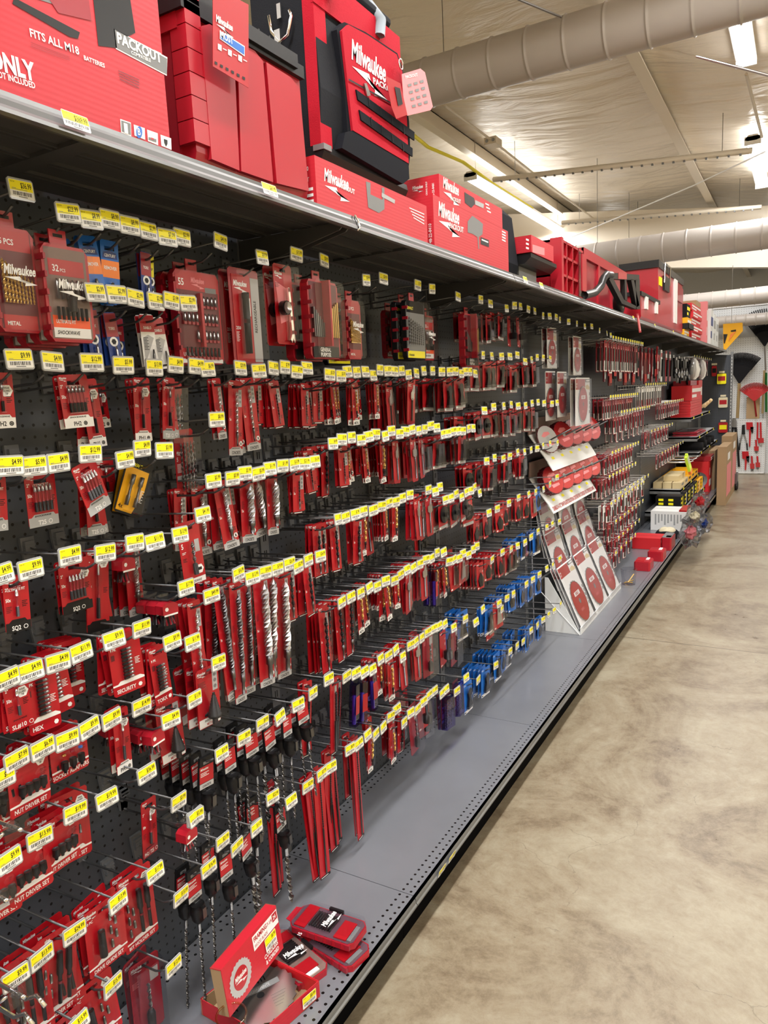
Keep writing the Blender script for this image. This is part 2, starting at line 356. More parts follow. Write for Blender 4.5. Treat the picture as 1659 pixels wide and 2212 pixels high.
# perforated channel struts, conduits, junction boxes, cables on the ceiling
b = MB(); a = at(1065, 388, 2, 4.5); c = at(1625, 325, 1, a.y); 
def strut(a, c, lab):
    b = MB(); d = (c-a); n = int(d.length/.12)
    b.tube([a, c], .035, 'beam', 4)
    for k in range(1, n):
        p = a+d*k/n; b.box(p.x-.012, p.x+.012, p.y-.012, p.y+.012, p.z-.045, p.z-.02, 'mid_grey')
    for p in (a+d*.1, a+d*.9): b.tube([p, (p.x, p.y, ceil_z(p.x)-.02)], .004, 'steel', 4)
    thing('channel_strut', b, lab, 'strut')
strut(a, c, 'perforated metal channel strut crossing the ceiling between the two strip lights')
a = at(1213, 481, 2, 4.5); c = at(1645, 447, 1, a.y+.01); strut(a, c, 'perforated channel strut beyond the first one, above the second duct')
b = MB(); P = [at(960, 228, 2, 4.62), at(1065, 305, 2, 4.6), at(1162, 382, 2, 4.6), at(1290, 478, 2, 4.6)]; b.tube(P, .014, 'beam', 6)
thing('conduit', b, 'thin metal conduit running along the ceiling into a junction box', 'conduit')
for q, lab in (((1065, 310), 'cream junction box on the ceiling conduit near the large duct'), ((1312, 492), 'cream junction box at the far end of the conduit')):
    p = at(*q, 2, 4.58); b = MB(); b.box(p.x-.075, p.x+.075, p.y-.1, p.y+.1, p.z-.03, p.z+.05, 'beam')
    for k in (-.04, .04): b.lathe([(.02, 0), (.02, .004)], 'grey', 10, (p.x+k, p.y-.104, p.z+.01), 1)
    thing('junction_box', b, lab, 'junction box')
def cable(P, r, m, lab, cat='cable'):
    b = MB(); b.tube(P, r, m, 6); return thing('cable', b, lab, cat)
cable([at(1075, -20, 1, 5.0), at(1212, 37, 1, 5.6)], .009, 'steel', 'twisted steel cable running up behind the large duct at top')
cable([at(1505, 122, 1, 6.0), at(1680, 168, 1, 5.6)], .009, 'steel', 'twisted steel cable below the large duct crossing the strip light')
cable([at(1235, 512, 1, 12), at(1500, 400, 1, 10.5), at(1652, 328, 1, 9.3)], .009, 'white', 'thin white cable slanting across the ceiling between the struts')
cable([at(1612, 160, 2, 4.58), at(1646, 296, 2, 4.5)], .016, 'beam', 'conduit joining the two strip lights over the aisle', 'conduit')
cable([at(860, 265, 2, 4.58), at(925, 318, 2, 4.56), at(1000, 350, 2, 4.55), at(1062, 395, 2, 4.55), at(1150, 450, 2, 4.55)], .022, 'yellow', 'yellow cable lying along the purlin behind the tool bag')

# ================================================================== THE GONDOLA SHELVING
ZT, ZD = 2.107, .16
BN = {-3: 'behind the camera', -2: 'at the camera side', -1: 'first bay', 0: 'second bay', 1: 'third bay', 2: 'fourth bay', 3: 'fifth bay', 4: 'sixth bay', 5: 'seventh bay', 6: 'eighth bay', 7: 'ninth bay', 8: 'last bay'}
def bay_mb(y0, y1):
    g = .0012
    p = MB(); p.box(-.02, 0, y0+.0195, y1-.0195, .0, ZT+.03, 'pegboard')
    u = []
    for y in (y0,):
        m = MB(); m.box(-.05, .004, y-.019, y+.019, 0, ZT+.05, 'bracket_grey')
        z = .25
        while z < 2.1: m.box(.0035, .0046, y-.006, y-.002, z, z+.022, 'black'); m.box(.0035, .0046, y+.003, y+.007, z, z+.022, 'black'); z += .0508
        u.append(('upright', m))
    d = MB(); d.box(.006, .476, y0+g, y1-g, ZD-.02, ZD, 'deck')
    d.box(.470, .476, y0+g, y1-g, ZD-.032, ZD, 'deck')
    f = MB(); P = [(.4762, ZD-.008), (.4785, ZD-.014), (.4795, ZD-.022), (.4835, ZD-.026), (.4835, ZD-.031), (.470, ZD-.031), (.470, ZD-.008)]
    f.prism([(a, c) for a, c in P], y0+g, y1-g, 'lip'); 
    k = MB(); k.box(.415, .43, y0+g, y1-g, 0, ZD-.021, 'kick')
    return [('pegboard_panel', p)]+u, d, [('price_channel', f), ('kick_plate', k)]
for k in range(-2, 9):
    y0 = YA+k*LU; y1 = y0+LU; ps, dk, dp = bay_mb(y0, y1)
    o = new('pegboard_bay', None); tag(o, 'dark grey pegboard back with slotted upright, %s' % BN[k], 'shelving')
    thing('base_deck', dk, 'grey base deck with rows of small holes, below the %s' % BN[k], 'shelf', parts=dp)
    for pn, pm in ps: new(pn, pm.mesh(pn), o)
    # top shelf
    g = .002; t = MB(); t.box(.006, .385, y0+g, y1-g, ZT-.004, ZT, 'shelf_dark'); t.box(.372, .385, y0+g, y1-g, ZT-.03, ZT, 'shelf_dark')
    for x in (.09, .105, .17, .185, .25, .265, .33, .34): t.box(x, x+.006, y0+g, y1-g, ZT-.010, ZT-.004, 'shelf_dark')
    t.box(.04, .36, y0+.42, y0+.46, ZT-.012, ZT-.004, 'shelf_dark')
    sh = thing('top_shelf', t, 'dark steel top shelf with silver front edge, above the %s' % BN[k], 'shelf')
    f = MB(); P = [(.3852, ZT+.001), (.3885, ZT+.001), (.3885, ZT-.006), (.3925, ZT-.012), (.3945, ZT-.021), (.3995, ZT-.027), (.3995, ZT-.033), (.3852, ZT-.033)]
    f.prism(P, y0+.003, y1-.003, 'lip'); new('price_channel', f.mesh('price_channel'), sh)
    for y in (y0+.012, y1-.018):
        q = MB(); q.prism([(.007, ZT-.10), (.35, ZT-.03), (.372, ZT-.01), (.007, ZT-.01)], y, y+.005, 'shelf_dark'); new('bracket', q.mesh('bracket'), sh)
b = MB(); b.box(-.06, .03, YA+9*LU-.02, YA+9*LU+.03, 0, ZT+.05, 'mid_grey')
for i in range(34): b.box(.0302, .031, YA+9*LU-.002, YA+9*LU+.008, .3+i*.0508, .3+i*.0508+.02, 'white')
b.box(.03, .45, YA+9*LU, YA+9*LU+.02, .0, 1.98, 'pegboard_end'); b.prism([(.03, 1.98), (.45, 1.98), (.45, 2.03), (.03, 2.07)], YA+9*LU, YA+9*LU+.02, 'pegboard_end'); b.box(.45, .485, YA+9*LU-.02, YA+9*LU+.03, 0, 2.08, 'mid_grey')
for i in range(34): b.box(.462, .470, YA+9*LU-.0215, YA+9*LU-.02, .3+i*.0508, .3+i*.0508+.02, 'white')
thing('end_upright', b, 'dark pegboard end panel with slotted upright closing the shelving run', 'shelving')
# the silver joining clip
b = MB(); b.tube([(.392, YA-.004, ZT+.003), (.399, YA, ZT-.01), (.402, YA+.003, ZT-.03), (.398, YA-.004, ZT-.036)], .0025, 'chrome', 6); thing('shelf_clip', b, 'small chrome wire clip where the first two top shelves meet', 'clip')

# ================================================================== PRICE TAGS AND HOOKS
def tag_mb(price, w_=.0455, h_=.0300, holder=True):
    b = MB(); hw, hh = w_/2, h_/2
    if holder: b.rbox(-hw-.002, hw+.002, -.0015, .0012, -hh-.003, hh+.003, .003, 'holder')
    y = -.0017
    b.rbox(-hw, hw, y-.0003, y, -hh, hh, .0015, 'white')
    y -= .0004
    b.rect(-hw+.0006, hw-.0006, -hh+h_*.42, hh-.0008, y, 'yellow')
    b.rect(-hw+.004, hw-.004, -hh+.0045, -hh+h_*.36, y-.0001, 'barcode')
    y -= .0002
    b.text('$'+price, hw-.003, hh-.0128, .0092, y, 'black', .012, 0, .60, align='r')
    b.text('2321194', -hw+.0025, hh-.005, .0022, y, 'black', .0, 0, .8)
    b.rect(-hw+.004, hw-.012, -.0012, -.0004, y, 'mid_grey'); b.rect(-hw+.004, -hw+.012, .0004, .0011, y, 'mid_grey')
    b.rect(-.008, .009, -hh+.0015, -hh+.003, y, 'mid_grey')
    return b
_tags = {}
def tag_mesh(p):
    if p not in _tags: _tags[p] = tag_mb(p).mesh('price_tag')
    return _tags[p]
HL = .25
_hk = {}
def hook_meshes():
    if not _hk:
        b = MB(); b.prism([(-.016, .018), (.016, .018), (.016, .002), (.010, -.045), (-.010, -.045), (-.016, .002)], -.008, -.0005, 'bracket_grey')
        b.box(-.011, .011, -.016, -.008, -.018, .010, 'bracket_grey')
        for z in (.0, -.008, -.016): b.box(-.012, .012, -.0175, -.008, z, z+.003, 'bracket_grey')
        _hk['bracket'] = b.mesh('bracket')
        a = MB(); a.tube([(0, -.008, -.043), (0, -.02, -.044), (0, -.19, -.036), (0, -.205, -.030), (0, -.222, -.021)], .0026, 'wire', 6); _hk['arm'] = a.mesh('lower_arm')
        c = MB(); c.tube([(0, -.008, -.004), (0, -.03, -.008), (0, -HL+.004, .002)], .0023, 'wire', 6); _hk['scan'] = c.mesh('tag_arm')
    return _hk
N_HOOK = 0
HOOKS = []
def hook(y, z, price, lab, grp=None, near=True, L=HL):
    global N_HOOK
    hk = hook_meshes(); z0 = z
    spec = ['scan_hook', hk['arm'], [('bracket', hk['bracket'], []), ('tag_arm', hk['scan'], [])]]
    o = inst(spec, (0, y, z0), (0, 0, FACE), lab, 'price hook', grp)
    if price:
        t = new('price_tag', tag_mesh(price), o, (0, -HL-.001, .0), (rad(random.uniform(-6, 4)), rad(random.uniform(-4, 4)), rad(random.uniform(-7, 7))))
    N_HOOK += 1
    return o

# ================================================================== PACKAGES THAT HANG ON THE HOOKS
# every package is modelled around its hang hole: x across, z up, faces -Y
def cardback(b, w_, h, m='red', top=.016, slot=True, c=.004, t=.0007):
    x = w_/2; y0, y1 = -t, t
    if slot:
        b.prism([(-x, -.005), (x, -.005), (x, top-c), (x-c, top), (-x+c, top), (-x, top-c)][0:0] or [(-x, .004), (x, .004), (x, top-c), (x-c, top), (-x+c, top), (-x, top-c)], y0, y1, m)
        s = min(.013, x*.55)
        b.box(-x, -s, y0, y1, -.004, .004, m); b.box(s, x, y0, y1, -.004, .004, m)
        b.prism([(-x, -.004), (-x, top-h+c), (-x+c, top-h), (x-c, top-h), (x, top-h+c), (x, -.004)][::-1], y0, y1, m)
    else:
        b.prism([(-x, top-h+c), (-x+c, top-h), (x-c, top-h), (x, top-h+c), (x, top-c), (x-c, top), (-x+c, top), (-x, top-c)], y0, y1, m)
    return -t-.0004
def footer(b, w_, zb, h, y, m, txt=None, tm='black', icon=None):
    x = w_/2-.0004
    b.poly([(-x, zb), (x, zb), (x, zb+h*.78), (x-.006, zb+h*.78), (x-.010, zb+h), (-x+.012, zb+h), (-x+.006, zb+h*.78), (-x, zb+h*.78)], y, m)
    if txt:
        tw = min(w_*.62, .0075*len(txt)*.72)
        b.text(txt, -tw/2-(.004 if icon else 0), zb+h*.16, min(h*.38, .0085), y-.0002, tm, .02, 0, .8, fit=tw)
        if icon:
            cx = tw/2+.005; b.poly(circle(cx, zb+h*.33, .0042, 14), y-.0002, tm); b.poly(circle(cx, zb+h*.33, .0031, 14 if icon == 'o' else 4), y-.0003, m)
            if icon == '+': b.rect(cx-.0026, cx+.0026, zb+h*.33-.0008, zb+h*.33+.0008, y-.0004, tm); b.rect(cx-.0008, cx+.0008, zb+h*.33-.0026, zb+h*.33+.0026, y-.0004, tm)
    b.text('SHOCKWAVE', -w_*.3, zb+h*.80, h*.13, y-.0003, 'black', .03, .2, .9, fit=w_*.55)
def badge_hex(b, cx, cz, r, y):
    b.poly(circle(cx, cz, r, 6, pi/6*0), y, 'white')
    for i, t in enumerate(('WEAR', 'GUARD', 'TIP')):
        b.text(t, cx, cz+r*(.28-.45*i), r*.34, y-.0002, 'black', .02, 0, .7, align='c')
def small_copy(b, x, z, n, y, m='black', wd=.012):
    for i in range(n): b.rect(x, x+wd*(1-.25*(i % 2)), z-i*.0032, z-i*.0032+.0013, y, m)
def bit(b, x, z0, L, y=-.006, base='black', r=.0032):
    b.lathe([(r, z0), (r, z0+L*.36)], base, 6, (x, y, 0)); b.lathe([(r*.75, z0+L*.36), (r*.6, z0+L*.42), (r*.6, z0+L*.72), (r*.85, z0+L*.76)], 'deep_red', 6, (x, y, 0))
    b.lathe([(r*1.0, z0+L*.76), (r*1.0, z0+L*.88), (r*.3, z0+L)], 'steel', 6, (x, y, 0))
def blister(x0, x1, z0, z1, d=.011, m='clear'):
    b = MB(); c = .003
    A = [(x0, z0), (x1, z0), (x1, z1), (x0, z1)]; I = [(x0+c, z0+c), (x1-c, z0+c), (x1-c, z1-c), (x0+c, z1-c)]
    vs = [(p[0], -.0008, p[1]) for p in A]+[(p[0], -d, p[1]) for p in I]
    b.add(vs, [(4, 5, 6, 7), (0, 1, 5, 4), (1, 2, 6, 5), (2, 3, 7, 6), (3, 0, 4, 7)], m); return b
def pack(name, back, parts):
    return (name, back.mesh(name), [(n, m.mesh(n), []) for n, m in parts])

def mk_bit(w_, h, n, ftxt, fm, tm, icon, hexb=True, L=.05, red='red'):
    b = MB(); y = cardback(b, w_, h, red); zb = .016-h
    b.logo(-w_/2+.003, .0075, .016, y, 'white'); footer(b, w_, zb, .024, y, fm, ftxt, tm, icon)
    t = MB(); cx = 0 if n > 1 else -.002; zc = zb+.030
    for i in range(n): bit(t, cx+(i-(n-1)/2)*.0078, zc, L)
    hw = n*.0078/2+.003
    if hexb: badge_hex(b, w_/2-.0125, -.016, .0115, y)
    else: b.text('ULTIMATE FIT', 0, -.0095, .005, y, 'white', .02, 0, .75, align='c', fit=None)
    b.text('50x', -w_/2+.003, zc+L*.55, .0065, y, 'white', .02, 0, .7); b.text('2"', -w_/2+.003, zc+L*.95, .006, y, 'white', .02)
    small_copy(b, -w_/2+.003, zc+L*.35, 4, y, 'dark_red', .010); small_copy(b, w_/2-.014, zc+L*.5, 4, y, 'black', .010)
    return pack('carded_screwdriver_bit', b, [('bit', t), ('blister', blister(cx-hw, cx+hw, zc-.004, zc+L+.004))])
def mk_row(w_, h, ftxt, n=9):
    b = MB(); y = cardback(b, w_, h); zb = .016-h; b.logo(-w_/2+.003, .0075, .018, y, 'white')
    b.text('9 PK', -w_/2+.004, -.016, .006, y, 'white', .02); b.rect(-w_/2+.004, -w_/2+.012, -.036, -.024, y, 'dark_red')
    b.poly([(-w_/2, zb+.026), (-w_/2+.012, zb+.026), (-w_/2+.018, zb+.031), (w_/2-.01, zb+.031), (w_/2, zb+.026), (w_/2, zb+.022), (-w_/2, zb+.022)], y, 'white')
    b.text(ftxt, -w_*.40, zb+.006, .0085, y, 'white', .025, 0, .75, fit=min(w_*.6, .009*len(ftxt)*.8)); b.poly(circle(w_*.34, zb+.010, .005, 6), y, 'white')
    small_copy(b, w_/2-.018, -.045, 5, y, 'white', .012)
    t = MB()
    for i in range(n):
        z = zb+.036+i*.0078; t.lathe([(.0031, -.012), (.0031, .0)], 'black', 6, (0, -.006, z), 0); t.lathe([(.0024, .0), (.0031, .008), (.0015, .012)], 'steel', 6, (0, -.006, z), 0)
    return pack('carded_bit_set', b, [('bit', t), ('blister', blister(-.015, .015, zb+.031, zb+.036+n*.0078))])
def mk_drill(w_, h, r, mt='steel', foot=True, name='carded_drill_bit', badge='grey', shank=.26, fat=.5, ftxt='CONCRETE', fm='label_grey'):
    b = MB(); y = cardback(b, w_, h); zb = .016-h
    b.logo(-w_/2+.002, .0075, min(.018, w_*.4), y, 'white')
    b.rect(w_/2-.016, w_/2-.003, -.05 if h > .13 else -.045, -.006, y, badge)
    for i in range(3): b.poly(circle(w_/2-.0095, -.015-i*.011, .0038, 8), y-.0002, 'mid_grey')
    if foot:
        footer(b, w_, zb, .021, y, fm, ftxt, 'black'); b.poly(circle(w_/2-.008, zb+.030, .007, 6), y, 'white'); b.rect(w_/2-.010, w_/2-.006, zb+.026, zb+.033, y-.0002, 'black')
    else: b.rect(-w_/2, w_/2, zb+.0005, zb+.006, y, 'black'); b.rect(-w_/2+.004, w_/2-.010, zb+.002, zb+.004, y-.0002, 'white')
    b.text('5x', -w_/2+.003, -h*.45, .007, y, 'white', .02, 0, .75); small_copy(b, -w_/2+.003, -h*.30, 6, y, 'dark_red', .010)
    small_copy(b, w_/2-.013, -h*.62, 3, y, 'black', .009)
    t = MB(); z0 = zb+.024 if foot else zb+.012; z1 = -.010 if foot else -.018; zs = z0+(z1-z0)*shank
    t.lathe([(r*.55, z0), (r*.55, z0+(zs-z0)*.55), (r*.8, z0+(zs-z0)*.6), (r*.8, zs)], 'dark_steel' if mt != 'gold' else 'black', 8, (0, -r-.002, 0)); twist(t, 0, -r-.002, zs, z1, r, mt, None, fat)
    return pack(name, b, [('drill', t), ('blister', blister(-r-.004, r+.004, z0-.003, z1+.004, 2*r+.005))])
def mk_spade(w_, h, sw):
    b = MB(); y = cardback(b, w_, h); zb = .016-h; b.text('Milwaukee', -w_/2+.004, .006, .005, y, 'white', .02, .2, .7); small_copy(b, -w_/2+.004, -.012, 3, y, 'white', .02)
    b.rect(w_/2-.014, w_/2-.003, -.042, -.012, y, 'grey'); b.rect(-w_/2+.002, w_/2-.002, zb+.002, zb+.009, y, 'deep_red')
    t = MB(); zc = -.04; t.lathe([(.003, zb+.012), (.003, zc-.02)], 'dark_steel', 8, (0, -.005, 0))
    t.prism([(-.003, zc-.028), (.003, zc-.028), (sw, zc-.020), (sw, zc), (.004, zc+.004), (0, zc+.014), (-.004, zc+.004), (-sw, zc), (-sw, zc-.020)], -.007, -.004, 'steel')
    return pack('carded_spade_bit', b, [('spade_bit', t), ('blister', blister(-sw-.003, sw+.003, zb+.01, zc+.018, .012))])
def mk_osc(w_, h, m='red', kind=0, name='carded_multi_tool_blade', foot='grey'):
    b = MB(); y = cardback(b, w_, h, m); zb = .016-h; b.text('Milwaukee' if m == 'red' else 'BOSCH', -w_/2+.004, .006, .006, y, 'white', .02, .2 if m == 'red' else 0, .7)
    b.rect(-w_/2+.001, w_/2-.001, zb+.001, zb+.014, y, foot); b.rect(-w_/2+.004, -w_/2+.018, zb+.004, zb+.010, y-.0002, 'white' if foot != 'white' else 'black')
    b.text('1-3/8"', w_/2-.004, -.03, .006, y, 'white', .02, 0, .7, align='r'); small_copy(b, w_/2-.018, -.045, 4, y, 'white', .012)
    t = MB(); k = w_/.075; tm = 'black'
    if kind == 0:
        t.poly(circle(0, -.028, .017*k, 16), -.012, tm); t.prism([(-.014*k, -.03), (.014*k, -.03), (.010*k, -.055), (.019*k, -.088), (-.019*k, -.088), (-.010*k, -.055)], -.013, -.004, tm); t.box(-.019*k, .019*k, -.0135, -.003, -.098, -.088, 'dark_steel')
    elif kind == 1:
        t.prism(circle(0, -.05, .030*k, 24), -.010, -.005, tm); t.lathe([(.012, -.022), (.009, -.010)], tm, 12, (0, 0, -.05), 1)
    elif kind == 2:
        t.prism([(-.024, -.095), (.030, -.095), (.022, -.045), (.012, -.020), (0, -.013), (-.010, -.022)], -.008, -.005, 'steel'); t.poly(circle(.004, -.034, .008, 10), -.0085, 'dark_steel')
    elif kind == 3:
        t.prism([(-.028, -.06), (0, -.028), (.028, -.06), (.016, -.092), (-.016, -.092)], -.006, -.003, 'black')
    else:
        t.lathe([(.020*k, -.10), (.020*k, -.07), (.006, -.068), (.005, -.02)], tm, 14, (0, -.022, 0))
    return pack(name, b, [('blade', t), ('blister', blister(-w_/2+.01, w_/2-.014, zb+.016, -.008, .022 if kind != 4 else .042, 'clear'))])
def mk_tools(w_, h, txt, kinds, name='carded_nut_driver_set'):
    b = MB(); y = cardback(b, w_, h, 'red'); zb = .016-h; b.logo(-w_/2+.004, .004, .026, y, 'white'); badge_hex(b, w_/2-.018, -.010, .011, y)
    b.poly([(-w_/2, zb+.022), (-w_/2+.02, zb+.022), (-w_/2+.028, zb+.028), (w_/2-.02, zb+.028), (w_/2-.014, zb+.022), (w_/2, zb+.022), (w_/2, zb+.018), (-w_/2, zb+.018)], y, 'white')
    b.text(txt, 0, zb+.005, .0085, y, 'white', .02, 0, .8, align='c'); small_copy(b, w_/2-.020, -.03, 4, y, 'dark_red', .014)
    b.text('10 PC', -w_/2+.004, -.012, .006, y, 'white', .02)
    t = MB(); n = len(kinds)
    for i, k in enumerate(kinds):
        x = (i-(n-1)/2)*(w_-.03)/max(n, 2)*1.05
        if k == 's': # socket driver
            t.lathe([(.007, -.04), (.007, -.055), (.004, -.058), (.003, -.063), (.003, zb+.036)], 'black', 10, (x, -.010, 0)); t.lathe([(.0042, zb+.052), (.0042, zb+.055)], ('gold', 'deep_red', 'blue', 'green')[i % 4], 10, (x, -.010, 0))
        elif k == 'r': t.lathe([(.006, -.025), (.0065, -.07), (.004, -.075), (.004, zb+.036)], 'black', 10, (x, -.010, 0)); t.lathe([(.0048, -.085), (.0048, -.09)], 'deep_red', 8, (x, -.01, 0))
        elif k == 't': t.lathe([(.007, -.035), (.008, -.09), (.008, zb+.04)], 'black', 12, (x, -.011, 0))
        else:
            for j in range(5): t.lathe([(.0035, 0), (.0035, .012), (.002, .018)], 'dark_steel', 6, (x-.008+(j % 2)*.012, -.006, zb+.04+j*.016))
    return pack(name, b, [('driver', t), ('blister', blister(-w_/2+.010, w_/2-.012, zb+.031, -.022, .022, 'clear'))])
def mk_tub():
    b = MB(); w_, d = .020, .014; P = [(-w_, -.062), (w_, -.062), (w_*.96, -.02), (-w_*.96, -.02)]; b.prism(P, -.030, -.002, 'clear')
    b.rect(-.018, .018, .006, .012, -.0015, 'clear_haze'); b.prism([(-.017, -.008), (.017, -.008), (.013, .014), (-.013, .014)], -.002, -.0005, 'clear')
    c = MB(); c.prism([(-.0205, -.030), (.0205, -.030), (.0195, -.010), (.010, -.004), (-.010, -.004), (-.0195, -.010)], -.031, -.001, 'plastic_red'); c.poly(circle(-.010, -.018, .005, 6), -.0315, 'white'); c.rect(-.018, .018, -.034, -.030, -.0312, 'white')
    t = MB()
    for i in range(9): t.tube([(-.013+.0033*i, -.009-(i % 3)*.006, -.058), (-.010+.0025*i, -.011-(i % 2)*.006, -.036)], .0026, ('black', 'dark_steel', 'deep_red')[i % 3], 5)
    return pack('clear_bit_tub', b, [('cap', c), ('bit', t)])
def mk_case(w_, h, d, fm='plastic_red', inner='bits', lab='GENERAL PURPOSE'):
    """hinged clear-lidded case with a hang tab"""
    x = w_/2; zt = -.02; zb = zt-h; b = MB()
    P = [(-x+.01, zb), (x-.01, zb), (x, zb+.012), (x, zt-.012), (x-.01, zt), (-x+.01, zt), (-x, zt-.012), (-x, zb+.012)]
    b.prism(P, -d*.5, 0, fm); b.prism([(-.018, zt), (.018, zt), (.018, .010), (-.018, .010)], -.004, -.001, 'plastic_red')
    b.rect(-.010, .010, -.003, .003, -.0043, 'black')
    for i in range(5):
        z = zt-.02-i*h/5.6; b.box(-x-.003, -x+.002, -d*.78, -d*.18, z-.010, z, 'deep_red')
    y = -d*.5-.0006; tools = MB(); b.rect(-x+.006, x-.006, zb+.006, zt-.006, y+.0003, 'taupe' if inner == 'bits' else ('mid_grey' if fm == 'matte_black' else 'dark_red'))
    if inner == 'bits':
        b.rect(-x+.012, x-.012, zt-.055, zt-.026, y, 'red'); b.text('32', -x+.02, zt-.048, .012, y-.0004, 'white', .02); b.text('PCS', -x+.036, zt-.048, .006, y-.0004, 'white', .01)
        b.rect(-x+.010, x-.010, zb+.008, zb+.026, y, 'white'); b.rect(-x+.010, x-.010, zb+.026, zb+.048, y, 'orange_red'); b.text('ULTIMATE FIT', -x+.016, zb+.034, .0065, y-.0004, 'white', .02, 0, .75); b.text('SHOCKWAVE', -x+.016, zb+.014, .007, y-.0004, 'black', .02, .2, .8)
        for i in range(6): tools.lathe([(.0034, zt-.098), (.0034, zt-.068), (.002, zt-.062)], 'steel', 6, (-x+.022+i*.011, -d*.5-.006, 0))
        for i in range(7): tools.lathe([(.0030, zt-.135), (.0030, zt-.112)], 'dark_steel', 6, (-x+.020+i*.010, -d*.5-.006, 0))
        tools.lathe([(.008, zb+.055), (.008, zb+.082)], 'steel', 10, (.0, -d*.5-.008, 0))
    elif inner == 'keys':
        b.rect(-x+.006, x-.006, zt-.045, zt-.004, y, 'red'); b.text('55', -x+.014, zt-.035, .016, y-.0004, 'white', .02); b.logo(-.02, zt-.026, .045, y-.0004, 'pink')
        b.rect(x-.05, x-.012, zt-.046, zt-.034, y-.0005, 'mid_grey'); b.rect(-x+.006, x-.006, zb+.004, zb+.036, y, 'red'); b.text('ULTIMATE FIT', -x+.012, zb+.018, .009, y-.0004, 'white', .02, 0, .8); b.rect(-x+.006, x-.006, zb+.002, zb+.012, y-.0003, 'white')
        for r in range(4):
            for c in range(9):
                if r == 2 and c < 3: continue
                tools.lathe([(.0032, 0), (.0032, .014), (.002, .022)], 'steel' if r < 3 else 'black', 6, (-x+.022+c*(w_-.044)/8, -d*.5-.005, zt-.078-r*.040))
                tools.box(-x+.018+c*(w_-.044)/8, -x+.026+c*(w_-.044)/8, -d*.5-.006, -d*.5, zt-.084-r*.040, zt-.076-r*.040, 'deep_red')
        tools.box(-.004, .004, -d*.5-.012, -d*.5, zb+.04, zt-.05, 'plastic_red')
    elif inner == 'general':
        b.rect(-x+.01, x-.01, zb+.002, zb+.034, y-.002, 'black'); b.text('GENERAL', -.006, zb+.020, .011, y-.003, 'white', .025, 0, .8, align='c'); b.text('PURPOSE', -.006, zb+.006, .011, y-.003, 'white', .025, 0, .8, align='c')
        tools.box(-.004, .004, -d, -d*.5, zb+.034, zt, 'plastic_red')
        for i in range(6): tools.box(-x+.014+i*.009, -x+.020+i*.009, -d*.5-.008, -d*.5, zb+.06, zb+.14-i*.008, 'dark_steel')
        for i in range(6): tools.box(.012+i*.009, .017+i*.009, -d*.5-.008, -d*.5, zb+.06, zb+.13+i*.006, 'gold')
    elif inner == 'drills':
        b.rect(-x+.008, x-.008, zt-.04, zt-.006, y, 'red' if fm == 'plastic_red' else 'matte_black'); b.text('15 PCS' if fm == 'plastic_red' else 'DEWALT', -x+.014, zt-.03, .010, y-.0004, 'white' if fm == 'plastic_red' else 'yellow', .02, 0, .8)
        for i in range(9): twist(tools, -x+.016+i*(w_-.032)/8, -d*.5-.006, zb+.05, zt-.055-.004*i, .0034-.0002*i, 'gold' if fm == 'plastic_red' else 'dark_steel')
        b.rect(-x+.010, x-.010, zb+.006, zb+.03, y, 'red' if fm == 'plastic_red' else 'yellow'); b.text('METAL' if fm == 'plastic_red' else 'TITANIUM', -x+.016, zb+.012, .007, y-.0004, 'white' if fm == 'plastic_red' else 'black', .02)
    lid = MB(); lid.prism([(-x+.012, zb+.002), (x-.012, zb+.002), (x-.002, zb+.014), (x-.002, zt-.014), (x-.012, zt-.002), (-x+.012, zt-.002), (-x+.002, zt-.014), (-x+.002, zb+.014)], -d, -d*.48, 'clear')
    if inner in ('bits', 'drills') and fm == 'plastic_red': lid.logo(-.034, zt-h*.46, .062, -d-.0006, 'white')
    return pack('clear_lid_bit_case', b, [('tool_insert', tools), ('lid', lid)])
def mk_flash():
    b = MB(); y = cardback(b, .115, .235, 'deep_red', .016, True, .006); b.prism([(-.034, -.215), (.0475, -.215)][:0] or [(-.047, -.215), (.022, -.215), (.022, -.002), (.022, .0), (-.047, .0)], y-.001, y, 'red')
    b.logo(-.042, -.028, .052, y-.0016, 'white'); b.rect(.024, .056, -.215, -.004, y-.0006, 'label_grey'); b.text('RECHARGEABLE', .041, -.14, .010, y-.001, 'black', .02, 0, .8, rot=pi/2)
    b.text('250', -.043, -.135, .008, y-.0016, 'white', .02, 0, 1.1); small_copy(b, -.043, -.142, 8, y-.0016, 'white', .012); b.rect(.0, .018, -.10, -.055, y-.0016, 'white')
    t = MB(); t.lathe([(.0085, -.195), (.0085, -.06), (.0095, -.055), (.0095, -.045)], 'black', 14, (-.012, -.014, 0)); t.lathe([(.0087, -.12), (.0087, -.11)], 'steel', 14, (-.012, -.014, 0))
    return pack('carded_penlight', b, [('penlight', t), ('blister', blister(-.056, .056, -.212, .010, .026, 'clear'))])
def mk_wrench():
    b = MB(); y = cardback(b, .08, .21, 'red', .016, True, .006); b.logo(-.036, -.012, .034, y, 'white'); b.poly([(-.034, -.03), (.012, -.045), (.012, -.13), (-.020, -.14)], y, 'pink'); small_copy(b, -.036, -.035, 4, y, 'black', .02)
    t = MB(); t.prism([(.004, -.045), (.012, -.045), (.020, -.165), (.026, -.185), (.019, -.19), (.014, -.178), (.008, -.19), (.002, -.182), (.010, -.165)], -.014, -.008, 'chrome'); t.lathe([(.019, -.022), (.019, -.008)], 'black', 20, (-.016, 0, -.10), 1); t.lathe([(.016, -.024), (.016, -.022)], 'steel', 20, (-.016, 0, -.10), 1)
    return pack('carded_wrench', b, [('wrench', t), ('blister', blister(-.039, .039, -.19, .010, .030, 'clear'))])
